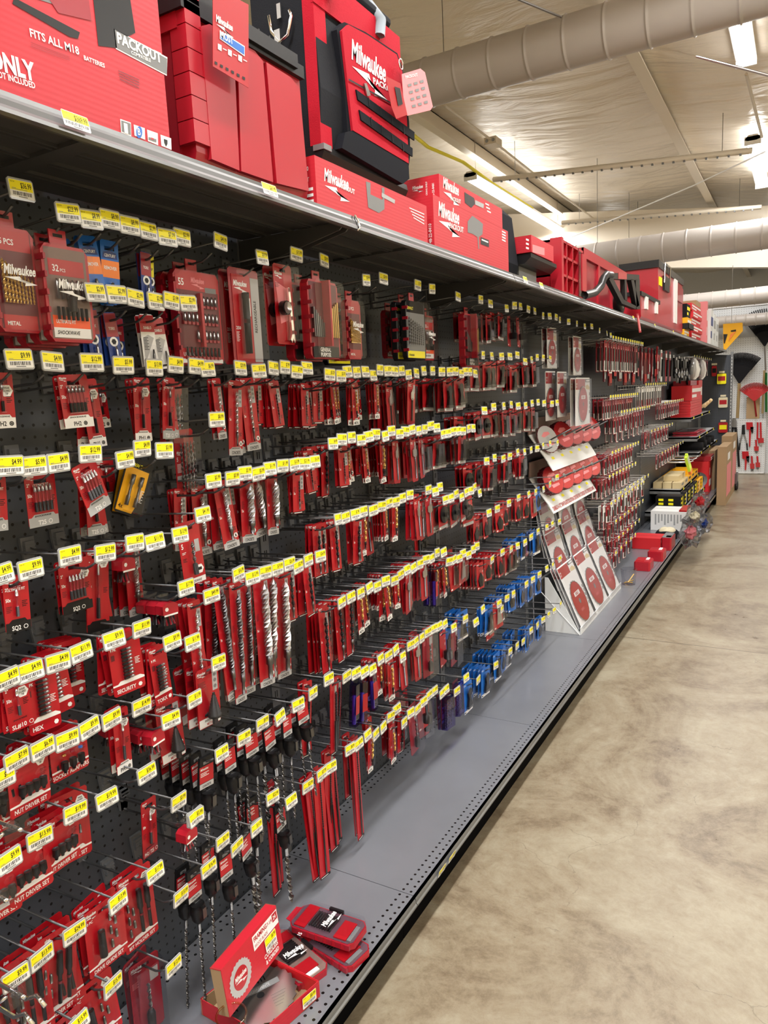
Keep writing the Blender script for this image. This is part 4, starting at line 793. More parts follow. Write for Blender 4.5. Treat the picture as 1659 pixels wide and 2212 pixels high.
# ================================================================== HOOKS AND WHAT HANGS ON THEM
# measured tag centres; each is turned into (y, z) on the plane of the hook tips.  px py price [package code, count, distance of the front package from the board]
ROWS = '''
1 1|45 410 36.99 T 2 .19|147 460 23.99 Q 4 .21|196 474 8.99 X 1 .16|237 474 8.99 X 2 .18|280 487 8.99 X 3 .185|320 499 2.99|361 513 7.99 Y 2 .18|393 513 2.99 0 2 .15|476 522 49.99 R 2 .15
1 2|206 632 2.99|252 636 2.99 Y 3 .17|292 644 2.99 Y 3 .17|336 651 2.99 Y 2 .13|370 650 3.99 Z 2 .17|406 655 2.99 Z 1 .15
1 3|41 776 9.99 a 2 .19|113 781 4.99|198 783 12.99 b 2 .19|266 789 5.99 g 3 .14|333 794 13.99 a 1 .07|379 788 4.99 g 3 .14|424 791 4.99 h 2 .16|448 797 6.99 v 1 .13
1 4|21 1006 4.99 e 1 .2|73 1006 5.99|126 999 4.99 f 1 .19|195 979 12.99 f 1 .23|270 992 4.99 h 3 .15|307 968 4.99 e 4 .13|355 973 3.99 7 2 .17
1 5|1 1241 4.99 c 1 .17|66 1229 9.99 c 2 .2|151 1200 4.99|227 1194 12.99 d 2 .15|291 1172 5.99 i 3 .13|334 1170 11.99 s 1 .13|389 1155 13.99 y 3 .09|438 1111 41.99 u 1 .2
1 6|14 1467 4.99 j 3 .18|65 1450 4.99 j 3 .2|125 1430 4.99 l 5 .19|175 1408 11.99 l 4 .15|246 1381 9.99 l 5 .10|306 1357 11.99 m 4 .19|372 1385 9.99 n 4 .2|416 1387 11.99|402 1269 17.99 s 3 .17
1 7|5 1682 7.99 o 1 .19|36 1641 7.99 o 2 .19|92 1616 6.99 o 2 .2|145 1598 9.99 p 3 .16|193 1572 9.99 p 3 .18|241 1553 9.99|306 1525 14.99 g 3 .18|369 1554 4.99 s 5 .17|420 1510 11.99 t 2 .16
1 8|20 1858 9.99 o 2 .2|86 1810 13.99 o 3 .2|163 1754 19.99 o 3 .2|231 1725 19.99 r 2 .12|317 1670 36.99|386 1731 3.99 k 1 .15|422 1764 3.99 s 1 .2
1 9|34 2111 9.99 q 2 .19|90 2067 13.99 q 2 .19|161 2014 24.99 q 3 .19|255 1947 13.99 r 3 .2|335 1885 17.99 q 2 .18|391 1935 15.99
1 10|169 2212 15.99 r 2 .19|244 2128 15.99 r 2 .18|375 2087 12.99 8 2 .15
1 11|472 1431 56.99 t 3 .21|457 1286 49.99 A 4 .19|461 1038 5.99 w 3 .14|468 906 8.99 v 1 .14
2 1|566 556 59.99 V 2 .185|640 550 15.99 W 2 .20|700 563 28.99 S 2 .215|791 605 24.99 T 2 .18|828 602 24.99 U 1 .05|902 616 5.99 U 2 .22|933 624 2.99 Q 2 .10
2 2|519 795 29.99 w 2 .17|559 801 13.99 x 2 .17|590 795 5.99 x 2 .16|615 793 7.99 D 4 .15|641 803 7.99 D 3 .17|663 795 12.99 D 4 .12|712 809 3.29 D 5 .16|736 812 3.59 D 4 .13|750 803 3.29 D 4 .14|770 804 2.99 F 2 .16|789 803 2.99 F 2 .14|806 811 2.99 F 2 .18|820 799 3.29 F 1 .14|837 801 7.99|851 802 7.99 F 3 .18|867 801 7.99 F 2 .14|882 809 8.99 H 6 .17|899 806 8.99 H 5 .14|915 801 9.99 H 2 .20|934 801 9.99 H 3 .15
2 3|502 1033 5.99 y 3 .14|529 1022 3.99 y 2 .17|558 1023 5.99 y 3 .14|583 1012 11.99 z 2 .17|610 1006 11.99 z 1 .15|636 1003 13.99 z 1 .17|657 1001 21.99|680 997 16.99 D 3 .19|719 958 4.99 D 4 .16|738 949 3.99 D 3 .14|759 945 8.99 E 1 .15|780 950 8.99 D 2 .18|796 943 7.99 F 3 .17|811 938 12.99 F 2 .14|832 942 12.99 F 1 .17|845 931 12.99 D 2 .12|863 937 9.99 G 2 .18|875 932 9.99 F 3 .14|890 928 5.99 H 5 .18|904 930 5.99 H 3 .14|917 927 6.99 I 2 .20|930 920 6.99 I 2 .14|943 924 6.99 H 1 .18
2 4|515 1239 16.99 B 3 .18|545 1247 12.99 B 3 .19|573 1236 10.99 B 3 .18|599 1228 19.99 C 3 .19|625 1218 26.99 C 3 .18|644 1224 32.99 C 3 .19|666 1210 32.99 E 3 .18|692 1201 36.99 E 2 .20|731 1121 7.99 E 2 .17|746 1118 7.99 E 1 .16|767 1111 7.99 E 1 .17|785 1105 7.99 E 2 .13|806 1102 7.99 E 2 .19|824 1094 7.99 G 2 .18|840 1087 8.99 G 1 .12|855 1084 8.99|869 1076 8.99 F 4 .18|885 1069 8.99 G 2 .19
2 5|738 1301 6.99 $ 3 .18|758 1290 11.99 $ 1 .16|779 1281 12.99 $ 1 .16|798 1270 12.99 $ 1 .17|815 1267 12.99 G 1 .18|833 1255 12.99 G 1 .16|852 1254 12.99 G 3 .12|865 1242 12.99 G 2 .19|879 1231 12.99 F 4 .14|893 1227 12.99 F 2 .18|907 1219 9.99 I 2 .20|920 1209 9.99 H 5 .17|933 1206 9.99 H 3 .16|944 1194 9.99 I 3 .19|958 1193 9.99 H 3 .15
2 6|676 1497 8.99 1 2 .2|644 1522 8.99 1 3 .2|605 1549 9.99 2 2 .2|567 1562 9.99 1 3 .2|527 1594 8.99 1 2 .19|479 1627 59.99 3 5 .19|710 1467 16.99 5 2 .17|749 1461 12.99 5 1 .2|769 1454 21.99 5 1 .18|787 1452 22.99 6 1 .20|805 1446 26.99 6 1 .2|822 1424 26.99 6 1 .2|839 1417 14.99 G 3 .18|855 1404 14.99 G 2 .18|870 1419 17.99 G 3 .20|887 1394 17.99 L 1 .15|898 1387 17.99 H 5 .19|911 1378 11.99 H 3 .17|924 1366 11.99 I 2 .2|937 1358 11.99 8 1 .16|948 1353 11.99 8 1 .2|961 1348 11.99 P 1 .17|980 1356 24.99 P 1 .2
2 7|554 1788 11.99 2 1 .2|589 1722 22.99 2 2 .17|629 1730 13.99 2 1 .2|665 1698 22.99 4 2 .12|695 1672 27.99 4 2 .20|715 1657 28.99 4 2 .2|756 1618 8.99 4 2 .17|775 1607 16.99 4 1 .14|794 1588 17.99 4 2 .2|812 1586 16.99 5 1 .13|828 1571 14.99 G 2 .2|844 1548 12.99 G 2 .16|857 1532 12.99 G 1 .13|873 1561 23.99 G 1 .2|887 1540 13.99 E 2 .17|902 1532 9.99 E 2 .18|915 1516 9.99 8 1 .2|927 1502 9.99 8 1 .1|939 1492 9.99 P 1 .19|955 1498 9.99 P 1 .08|964 1489 9.99 8 1 .15|987 1493 34.99 9 2 .2
2 8|423 1764 3.99|451 1875 16.99 3 2 .19|481 1817 21.99 3 1 .19|512 1829 12.99 3 1 .2
3 1|989 641 24.99 Q 1 .10|1038 647 24.99 S 1 .18|1059 656 24.99 J 1 .12|1094 666 24.99 J 2 .16|1111 660 19.99 J 2 .14|1124 662 19.99 J 2 .15|1141 668 19.99 P 1 .15|1155 672 19.99 P 1 .16
3 2|954 803 9.99|971 803 9.99 J 1 .04|983 802 9.99|996 807 9.99 J 2 .19|1005 803 9.99 J 1 .16|1015 803 9.99 J 2 .2|1026 807 9.99 J 1 .18|1043 767 14.99 J 2 .17|1062 769 14.99 J 3 .17|1083 770 14.99 J 2 .18|1101 770 14.99 J 2 .16|1117 767 14.99 J 3 .17|1134 781 14.99 J 2 .19|1148 777 14.99 J 2 .15
3 3|957 938 9.99 J 1 .17|967 936 9.99|979 932 9.99 J 2 .18|990 931 9.99|1000 931 9.99 J 1 .15|1012 926 9.99 J 2 .15|1022 925 9.99 J 2 .2|1046 887 14.99 K 2 .13|1066 879 14.99 K 2 .17|1088 877 14.99 K 2 .16|1104 874 14.99 J 3 .16|1119 877 14.99 J 2 .18|1135 876 14.99 J 3 .18|1149 871 14.99 J 2 .18|1162 869 14.99 J 2 .19
3 4|925 1058 9.99 H 3 .2|940 1062 9.99 H 2 .19|950 1052 9.99 I 2 .2|962 1080 9.99 5 1 .12|974 1076 9.99 J 1 .1|985 1067 9.99 K 2 .19|997 1074 9.99|1007 1064 9.99 K 2 .19|1017 1060 9.99|1025 1053 9.99 K 1 .2|1051 996 14.99 K 2 .16|1068 989 14.99 K 2 .17|1087 991 14.99 J 2 .19|1101 986 14.99 J 3 .15|1118 977 14.99 J 1 .19|1133 976 14.99 K 1 .15|1147 972 14.99 J 1 .2|1160 969 14.99|1173 963 14.99
3 5|970 1213 12.99 6 2 .17|981 1209 12.99 G 3 .17|992 1206 12.99 G 2 .18|1000 1196 12.99 L 1 .16|1012 1199 12.99 L 1 .18|1022 1187 12.99 L 2 .2|1030 1180 12.99 L 1 .12|1036 1065 9.99 K 1 .19|1056 1108 12.99 M 3 .19|1074 1099 12.99 M 3 .19|1099 1087 12.99 M 2 .2|1120 1075 12.99 M 3 .18|1142 1068 12.99 M 3 .19|1157 1063 12.99 M 2 .2|1174 1057 12.99 L 1 .19
3 6|1005 1337 14.99 8 1 .2|1028 1344 19.99 O 2 .12|1043 1316 14.99 N 3 .15|1063 1209 12.99 M 9 .19|1085 1193 12.99 M 7 .18|1104 1186 12.99 M 6 .19|1118 1179 12.99 J 2 .2|1134 1172 12.99 J 1 .19|1147 1160 12.99 N 2 .15|1162 1148 12.99 N 1 .17|1181 1139 12.99 N 2 .19
3 7|1007 1464 9.99 9 1 .2|1033 1469 12.99 N 2 .2|1071 1437 12.99 N 5 .2|1078 1304 12.99 N 2 .2|1084 1316 12.99 L 1 .19|1095 1292 12.99 L 1 .2|1109 1283 12.99 N 3 .18|1137 1262 12.99 O 6 .17|1151 1252 12.99 O 5 .19|1165 1241 12.99 O 6 .2
3 8|1102 1407 14.99 N 5 .18|1117 1395 12.99 O 4 .18|1130 1386 12.99 N 3 .16|1147 1362 12.99 N 2 .15|1161 1351 12.99 O 3 .19|1173 1339 12.99 O 1 .18|1185 1328 12.99 O 2 .2
4 1|1173 682 24.99|1187 683 24.99|1201 685 24.99|1209 691 24.99|1228 695 24.99|1246 699 24.99|1263 705 24.99|1278 705 24.99|1295 714 24.99|1311 720 24.99|1319 724 24.99
4 2|1160 772 14.99 J 2 .18|1173 773 14.99 J 1 .2|1188 775 14.99
4 3|1175 871 14.99 J 2 .19|1192 872 14.99|1203 870 14.99
4 4|1188 958 14.99|1204 957 14.99|1188 1046 14.99 O 1 .18|1203 1031 14.99
4 5|1181 1228 14.99 O 3 .2|1194 1221 14.99|1193 1132 14.99|1208 1127 14.99|1209 1208 14.99|1197 1319 14.99|1211 1305 14.99
'''
GRP = {}
BAYW = {1: 'first', 2: 'second', 3: 'third', 4: 'fourth'}
n_pack = 0
for line in ROWS.strip().split('\n'):
    head, *ents = line.split('|'); bay, row = head.split(); bay = int(bay); row = int(row)
    L_ = []
    for e in ents:
        t = e.split(); p = at(float(t[0]), float(t[1]), 0, HL+.001); L_.append((p.y, p.z, t[2], t[3:]))
    L_.sort(key=lambda q: q[0])
    for i, (y, z, pr, pk) in enumerate(L_):
        where = '%s hook of row %s, %s bay' % (ORD[i+1] if i < 20 else 'twenty-'+ORD[i-19], ORD[row].replace('first', 'one').replace('second', 'two').replace('third', 'three').replace('fourth', 'four').replace('fifth', 'five').replace('sixth', 'six').replace('seventh', 'seven').replace('eighth', 'eight').replace('ninth', 'nine').replace('tenth', 'ten').replace('eleventh', 'eleven'), BAYW[bay])
        hook(y, z, pr, 'black wire hook with yellow $%s tag, %s' % (pr, where))
        if not pk and bay in (2, 3) and row in (2, 3, 4): pk = ['DFEH'[i % 4] if bay == 2 else 'JKJJ'[i % 4], '2', '.13']
        if pk:
            code, n, fx = pk[0], int(pk[1])+(1 if pk[0] in 'JKNDEF$' else 0), float(pk[2]); bld, sp, desc, cat = TYPES[code]
            far = y > 4.0; sp_ = get(code, far); n = max(1, min(n, int((fx-.02)/sp)+1))
            lab = '%s, %s' % (desc, where); g = 'packs on the '+where if n > 1 else None
            for k in range(n):
                x = fx-k*sp; jt = .0 if code in 'QRSTUVW' else 1
                zz = z-.036+(-.008*(1-x/.2))+.0015
                inst(sp_, (x, y, zz), (rad(random.uniform(-3, 3)*jt), rad(random.uniform(-5, 5)*jt+(24 if code == '7' else 0)+(-14 if (code == 'f' and pr == '12.99') else 0)), FACE+rad(random.uniform(-9, 9)*jt)), lab, cat, g); n_pack += 1
print('HOOKS', N_HOOK, 'PACKS', n_pack)

# ================================================================== STOCK ON THE TOP SHELF
def fp(px, py, x): p = at(px, py, 0, x); return (p.y, p.z)
class FB(MB):
    """builder whose local X is world y and whose face points to the aisle; print is laid on plane x = s.px"""
    def __init__(s, x): super().__init__(); s.px = x; s.T = Matrix.Rotation(pi/2, 4, 'Z')
    def Y(s, d=.0006): return -s.px-d
    def pp(s, pts, m, d=.0006): return s.poly([fp(a, b, s.px) for a, b in pts][::-1], s.Y(d), m)
    def pt(s, t, p0, p1, h, m, d=.001, bold=.02, shear=0):
        a = fp(*p0, s.px); b = fp(*p1, s.px); L = math.hypot(b[0]-a[0], b[1]-a[1]); return s.text(t, a[0], a[1], h, s.Y(d), m, bold, shear, 1, fit=L, rot=math.atan2(b[1]-a[1], b[0]-a[0]))
def carton(x0, x1, y0, y1, z0, z1, m, name, lab, cat='box', prints=None, group=None):
    b = MB(); c = .0015; b.box(x0, x1, y0, y1, z0+.0008, z1, m)
    b.box(x0+.002, x1-.002, (y0+y1)/2-.002, (y0+y1)/2+.002, z1, z1+.0006, 'dark_red' if 'red' in m else 'kraft')
    o = thing(name, b, lab, cat, group=group)
    if prints: new('printed_face', prints.mesh('printed_face'), o)
    return o
# 1 the big radio carton
f = FB(.376)
f.pt('FITS ALL M18', (65, 79), (171, 119), .012, 'white'); f.pt('BATTERIES', (181, 129), (226, 147), .007, 'white')
f.pt('ONLY', (-22, 144), (78, 176), .026, 'white', bold=.04); f.pt('NOT INCLUDED', (-14, 164), (76, 192), .009, 'white')
f.pp([(245, 62), (250, 106), (360, 164), (361, 124)], 'white'); f.pp([(247, 64), (252, 104), (360, 161), (360, 127)], 'mid_grey', .0009)
f.pt('PACKOUT', (253, 92), (349, 137), .017, 'white', .0013, .035); f.pt('COMPATIBLE', (283, 117), (325, 135), .006, 'white', .0013)
f.pp([(199, -20), (278, -20), (292, 71), (262, 86), (252, 104), (212, 99)], 'black'); f.pp([(30, -5), (172, 70), (168, 84), (150, 80), (26, 8)], 'black', .0007); f.pp([(100, -10), (190, -10), (197, 45), (125, 28)], 'deep_red', .0008)
f.pp([(60, -30), (180, -10), (192, 20), (180, 30), (70, -5)], 'mid_grey', .0005)
for (a, b_, k) in (((259, 257), (282, 295), 'mid_grey'), ((288, 269), (312, 302), 'white'), ((317, 280), (340, 314), 'white'), ((346, 291), (369, 324), 'white')):
    f.pp([(a[0], a[1]), (b_[0], a[1]+8), (b_[0]+1, b_[1]), (a[0]+2, b_[1]-9)], 'white', .0007)
    if k == 'mid_grey': f.pp([(261, 260), (281, 267), (282, 292), (262, 284)], k, .0009); f.pt('1', (268, 286), (276, 289), .016, 'white', .0012, .03)
P = [fp(300+7.5*cos(a)*.9, 286+13*sin(a), .376) for a in [2*pi*i/16 for i in range(16)]]; f.poly(P[::-1], f.Y(.001), 'blue')
f.pt('B', (297, 291), (303, 293), .012, 'white', .0014); f.pp([(320, 296), (337, 301), (337, 308), (320, 302)], 'mid_grey', .001); f.pp([(325, 297), (331, 299), (331, 303), (325, 301)], 'red', .0012); f.pp([(353, 300), (361, 303), (361, 311), (358, 317), (354, 309)], 'black', .001)
for i in range(4): f.pp([(255+i, 152+i*6), (300, 172+i*6), (300, 173.5+i*6), (255+i, 153.5+i*6)], 'dark_red', .0008)
for i in range(3): f.pp([(66, 91+i*4), (150, 122+i*4), (150, 123+i*4), (66, 92+i*4)], 'deep_red', .0007)
carton(.02, .376, -.1, 1.072, ZT, ZT+.52, 'carton_red', 'printed_carton', 'big red product carton printed FITS ALL M18 and PACKOUT, closest on the top shelf', 'box', f)
# 2 red stacking toolbox with black lid
b = MB(); x1 = .358; y0, y1 = 1.145, 1.535; z1 = 2.392
P = [(y0+.03, ZT+.001), (y1-.002, ZT+.001), (y1+.002, z1), (y0, z1), (y0+.02, ZT+.05)]
b.prism([(.06, ZT+.001), (x1-.004, ZT+.001), (x1+.004, ZT+.03), (x1, z1), (.05, z1)], y0+.012, y1, 'plastic_red')
b.T = Matrix()
o = thing('stacking_toolbox', b, 'tall red plastic toolbox with black lid, between the big carton and the tool bag', 'toolbox')
r = MB()  # ribbed corner column and raised panels
for i in range(8): r.box(x1-.03, x1+.012, y0+.002, y0+.045, ZT+.045+i*.043, ZT+.086+i*.043, 'plastic_red')
r.box(.1, x1-.035, y0+.006, y0+.013, ZT+.03, z1-.02, 'deep_red'); r.box(.08, x1-.01, y0, y0+.014, z1-.03, z1, 'plastic_red')
new('corner_rib', r.mesh('corner_rib'), o)
f = FB(x1+.005)
def panel(pts, d=.010):
    Q = [fp(a, c, x1+.006) for a, c in pts]; f.prism(Q[::-1], -x1-.005-d, -x1, 'plastic_red')
panel([(428, 59), (447, 54), (498, 84), (504, 200), (512, 370), (452, 345)], .008); panel([(507, 91), (545, 112), (563, 134), (585, 395), (516, 371)], .008)
panel([(570, 136), (622, 168), (642, 193), (662, 414), (593, 397)], .008)
new('front_panel', f.mesh('front_panel'), o)
l = MB(); l.box(.045, x1+.012, y0-.006, y1+.004, z1, z1+.028, 'black'); l.box(.06, x1+.002, y0+.01, y1-.012, z1+.028, z1+.052, 'black'); l.box(x1+.002, x1+.020, y0+.13, y1-.03, z1+.010, z1+.040, 'black')
for i in range(9): l.box(.08, x1-.01, y0+.03+i*.038, y0+.034+i*.038, z1+.052, z1+.066, 'black')
for x in (.12, .2, .28): l.box(x, x+.004, y0+.02, y1-.02, z1+.052, z1+.066, 'black')
new('lid', l.mesh('lid'), o)
f = FB(.40); f.prism([fp(a, c, .4) for a, c in ((460, -30), (537, 10), (537, 190), (460, 143))][::-1], -.4, -.399, 'red')
f.pp([(474, 66), (528, 100), (528, 122), (474, 84)], 'white', .0008); f.pp([(475, 69), (527, 102), (527, 119), (475, 83)], 'blue', .001); f.pt('MOST', (476, 82), (503, 96), .014, 'white', .0013, .03)
a = fp(466, 46, .4); f.logo(a[0], a[1], .05, f.Y(.001), 'white', rot=-.1)
for i in range(3): f.pp([(470+22*i, 94+12*i), (478+22*i, 98+12*i), (478+22*i, 111+12*i), (470+22*i, 106+12*i)], 'white', .0008); f.pp([(481+22*i, 104+12*i), (489+22*i, 108+12*i), (489+22*i, 110+12*i), (481+22*i, 106+12*i)], 'white', .0008)
for i in range(6): f.pp([(463+12*i, 132+6.5*i), (469+12*i, 135+6.5*i), (469+12*i, 141+6.5*i), (463+12*i, 138+6.5*i)], 'black', .0008)
thing('hang_tag', f, 'red hang tag reading MOST dangling over the toolbox front', 'hang tag')
# 3 low shelf racking carton
f = FB(.381); a = fp(700, 385, .381); f.logo(a[0], a[1]-.005, .115, f.Y(), 'white'); f.pt('PACKOUT', (729, 403), (766, 420), .012, 'white', bold=.03)
f.pp([(790, 392), (800, 395), (800, 420), (826, 432), (824, 405), (830, 406), (830, 452), (818, 460), (795, 448)], 'mid_grey'); f.pp([(824, 416), (853, 432), (852, 440), (824, 425)], 'grey', .0008)
for i in range(4): f.pp([(884+i*3, 448+i*7), (916, 462+i*7), (916, 464+i*7), (884+i*3, 450+i*7)], 'white')
f2 = MB(); f2.text('5480', .36, 2.2, .010, 0, 'white')
cb = carton(.20, .381, 1.545, 2.155, ZT, 2.222, 'carton_red', 'printed_carton', 'long low red carton with white logo, underneath the tool bag', 'box', f)
e = MB(); e.text('-5480', .335, 2.190, .010, 1.5444, 'white'); e.text('KIT', .345, 2.165, .010, 1.5444, 'white')
for i in range(3): e.rect(.340, .372, 2.115+i*.014, 2.122+i*.014, 1.5444, 'white')
new('printed_end', e.mesh('printed_end'), cb)
# 4 tool bag standing on it
bx0, bx1, by0, by1, bz0, bz1 = .13, .325, 1.66, 2.115, 2.2232, 2.72
b = MB(); b.prism([(bx0, bz0+.06), (bx1, bz0+.06), (bx1+.01, bz0+.2), (bx1-.004, bz1-.02), (bx1-.03, bz1), (bx0+.03, bz1), (bx0, bz1-.03)], by0, by1, 'canvas_black')
bag = thing('tool_bag', b, 'black and red fabric tool bag with grey straps standing on the low red carton', 'bag')
t = MB(); t.prism([(bx0+.01, bz0), (bx1-.012, bz0), (bx1+.012, bz0+.045), (bx1+.008, bz0+.062), (bx0, bz0+.062)], by0-.004, by1+.004, 'black'); t.box(bx1-.02, bx1+.014, by0-.006, by0+.03, bz0+.050, bz0+.064, 'mid_grey'); new('moulded_base', t.mesh('moulded_base'), bag)
t = MB(); t.box(bx1-.03, bx1+.004, by0-.003, by0+.05, bz0+.064, bz1-.01, 'canvas_red'); t.box(bx1-.002, bx1+.006, by0-.004, by1+.002, bz1-.10, bz1-.012, 'canvas_red'); t.box(bx0+.03, bx0+.12, by0-.012, by0, bz0+.08, bz0+.28, 'fabric_black'); t.box(bx0+.118, bx0+.121, by0-.014, by0, bz0+.24, bz0+.28, 'red')
new('red_side_panel', t.mesh('red_side_panel'), bag)
f = FB(.36)   # front pocket, rounded top
def fpz(L, d0, d1, m): f.prism([fp(a, c, .36) for a, c in L][::-1], -d0, -d1, m)
fpz([(738, 60), (755, 44), (800, 66), (868, 112), (880, 150), (893, 260), (896, 330), (890, 372), (860, 358), (762, 290), (752, 170)], .345, .318, 'fabric_black')
fpz([(744, 64), (758, 51), (800, 74), (862, 116), (874, 152), (884, 255), (888, 352), (768, 280), (756, 172)], .352, .345, 'canvas_red')
fpz([(752, 284), (768, 280), (888, 352), (890, 385), (876, 396), (745, 318)], .351, .32, 'fabric_black')
new('front_pocket', f.mesh('front_pocket'), bag)
f = FB(.352); a = fp(759, 126, .352); f.logo(a[0], a[1], fp(834, 160, .352)[0]-a[0], f.Y(.001), 'white'); f.pt('PACKOUT', (806, 180), (858, 207), .016, 'white', .001, .03)
f.pp([(752, 170), (845, 222), (845, 226), (752, 174)], 'black', .002)
for k, (p0, p1) in enumerate((((767, 194), (893, 296)), ((774, 238), (889, 331)))):
    f.prism([fp(a, c, .352) for a, c in ((p0[0], p0[1]), (p1[0], p1[1]-10), (p1[0], p1[1]+8), (p0[0]+4, p0[1]+22))][::-1], -.356, -.352, 'fabric_black')
    for i in range(1, 5):
        u = i/5; q = (p0[0]+(p1[0]-p0[0])*u, p0[1]+(p1[1]-p0[1])*u); f.pp([(q[0], q[1]-4), (q[0]+2, q[1]-3), (q[0]+4, q[1]+16), (q[0]+2, q[1]+15)], 'matte_black', .005)
f.prism([fp(a, c, .352) for a, c in ((783, 181), (788, 181), (797, 207), (790, 209))][::-1], -.358, -.354, 'steel')
new('pocket_trim', f.mesh('pocket_trim'), bag)
t = MB()
for y in (1.72, 1.98): t.tube([(bx1+.012, y, bz1-.06), (bx1+.016, y+.005, bz1-.02), (bx1-.02, y+.01, bz1+.03), (bx1-.08, y+.01, bz1+.03)], .016, 'strap_grey', 8)
t.tube([(bx1-.01, 1.70, bz1+.008), (bx1-.01, 2.06, bz1+.008)], .018, 'fabric_black', 10); new('strap', t.mesh('strap'), bag)
t = MB(); c = at(607, 62, 1, by0-.02)
t.tube([c+Vector((-.035, 0, .04)), c+Vector((-.03, 0, .0)), c+Vector((-.005, 0, -.03)), c+Vector((.02, 0, -.02)), c+Vector((.035, 0, .02)), c+Vector((.03, 0, .035))], .0045, 'chrome', 8); t.box(c.x-.02, c.x-.002, c.y-.004, c.y+.004, c.z-.03, c.z+.0, 'steel')
c = at(603, 22, 1, by0-.01); t.box(c.x-.006, c.x+.006, c.y-.003, c.y+.003, c.z-.02, c.z+.015, 'steel'); c = at(862, 140, 0, .36); t.tube([c+Vector((.006, .012*cos(k), .014*sin(k))) for k in [i*pi/5 for i in range(10)]], .0025, 'chrome', 6, True)
new('metal_clip', t.mesh('metal_clip'), bag)
f = FB(.375); Q = [(865, 168), (912, 148), (919, 158), (935, 232), (930, 240), (848, 258), (836, 168), (868, 160)]
f.prism([fp(a, c, .375) for a, c in ((868, 160), (908, 148), (918, 156), (935, 230), (930, 238), (880, 250), (872, 215))][::-1], -.375, -.374, 'pink'); f.prism([fp(a, c, .38) for a, c in ((833, 164), (865, 180), (880, 248), (856, 257), (846, 232))][::-1], -.38, -.379, 'red')
for i in range(4):
    for j in range(3): f.pp([(880+j*13+i*3, 182+i*15-j*4), (888+j*13+i*3, 180+i*15-j*4), (889+j*13+i*3, 186+i*15-j*4), (881+j*13+i*3, 188+i*15-j*4)], 'mid_grey', .001)
f.pp([(848, 188), (860, 192), (866, 226), (856, 230)], 'black', .0065); f.pt('PACKOUT', (876, 170), (902, 164), .008, 'white', .001)
thing('hang_tag', f, 'folded pink and red hang tag clipped to the tool bag ring', 'hang tag')
# 5 two cartons beyond
f = FB(.381); a = fp(947, 465, .381); f.logo(a[0], a[1], .17, f.Y(), 'white'); f.pt('PACKOUT', (971, 492), (1001, 503), .018, 'white', bold=.03)
f.pp([(1010, 478), (1020, 466), (1034, 476), (1043, 484), (1042, 506), (1034, 512), (1035, 538), (1033, 538), (1031, 512), (1020, 505), (1010, 502)], 'mid_grey'); f.pp([(1038, 512), (1056, 519), (1056, 534), (1038, 527)], 'black', .0008); f.pp([(1040, 516), (1054, 522), (1054, 525), (1040, 519)], 'white', .001)
for i in range(4): f.pp([(1084, 498+i*6), (1092, 502+i*6), (1092, 505+i*6), (1084, 501+i*6)], 'white')
cb = carton(.05, .381, 2.205, 2.893, ZT, 2.268, 'carton_red', 'printed_carton', 'large red DOLLY carton with white logo, beyond the tool bag', 'box', f)
e = MB(); e.text('DOLLY', .353, 2.125, .014, 2.2044, 'white', rot=pi/2); e.text('48-22-8410', .372, 2.12, .011, 2.2044, 'white', rot=pi/2); new('printed_end', e.mesh('printed_end'), cb)
f = FB(.378); a = fp(957, 405, .378); f.logo(a[0], a[1], .13, f.Y(), 'white'); f.pt('PACKOUT', (973, 432), (995, 440), .013, 'white', bold=.03); f.pp([(1003, 415), (1024, 428), (1026, 440), (1018, 449), (1004, 438)], 'black'); f.pp([(1026, 432), (1045, 441), (1044, 450), (1026, 442)], 'grey', .0008)
for i in range(3): f.pp([(1048+i*2, 438+i*8), (1056+i*2, 442+i*8), (1056+i*2, 445+i*8), (1048+i*2, 441+i*8)], 'white')
cb = carton(.05, .378, 2.262, 2.84, 2.2695, 2.343, 'carton_red', 'printed_carton', 'thinner red carton lying on the DOLLY carton', 'box', f)
e = MB(); e.text('48-22-8481', .36, 2.275, .008, 2.2614, 'white', rot=pi/2); e.text('RACKING SHELF', .335, 2.275, .006, 2.2614, 'white', rot=pi/2); e.logo(.28, 2.31, .04, 2.2614, 'white', rot=-pi/2); new('printed_end', e.mesh('printed_end'), cb)
# 6 black case with red carton on it
b = MB(); b.prism([(.05, ZT+.001), (.31, ZT+.001), (.325, ZT+.07), (.30, 2.38), (.26, 2.42), (.05, 2.42)], 2.91, 3.17, 'fabric_black')
thing('black_tool_pouch', b, 'tall black fabric pouch just past the DOLLY carton', 'pouch')
b = MB(); b.prism([(.06, 2.19), (.34, 2.19), (.37, 2.215), (.37, 2.232), (.06, 2.232)], 3.21, 3.60, 'black'); b.box(.1, .3, 3.25, 3.5, ZT+.0012, 2.19, 'mid_grey')
thing('black_tray', b, 'black moulded tray under the tilted red carton', 'tray')
f = FB(.376); f.pp([(1150, 528), (1176, 536), (1176, 552), (1150, 545)], 'pink'); 
for i in range(3): f.pp([(1136, 515+i*9), (1142, 517+i*9), (1142, 521+i*9), (1136, 519+i*9)], 'white')
carton(.12, .376, 3.2, 3.53, 2.2332, 2.305, 'carton_red', 'printed_carton', 'scuffed red carton lying on the black tray, before the red crate', 'box', f)
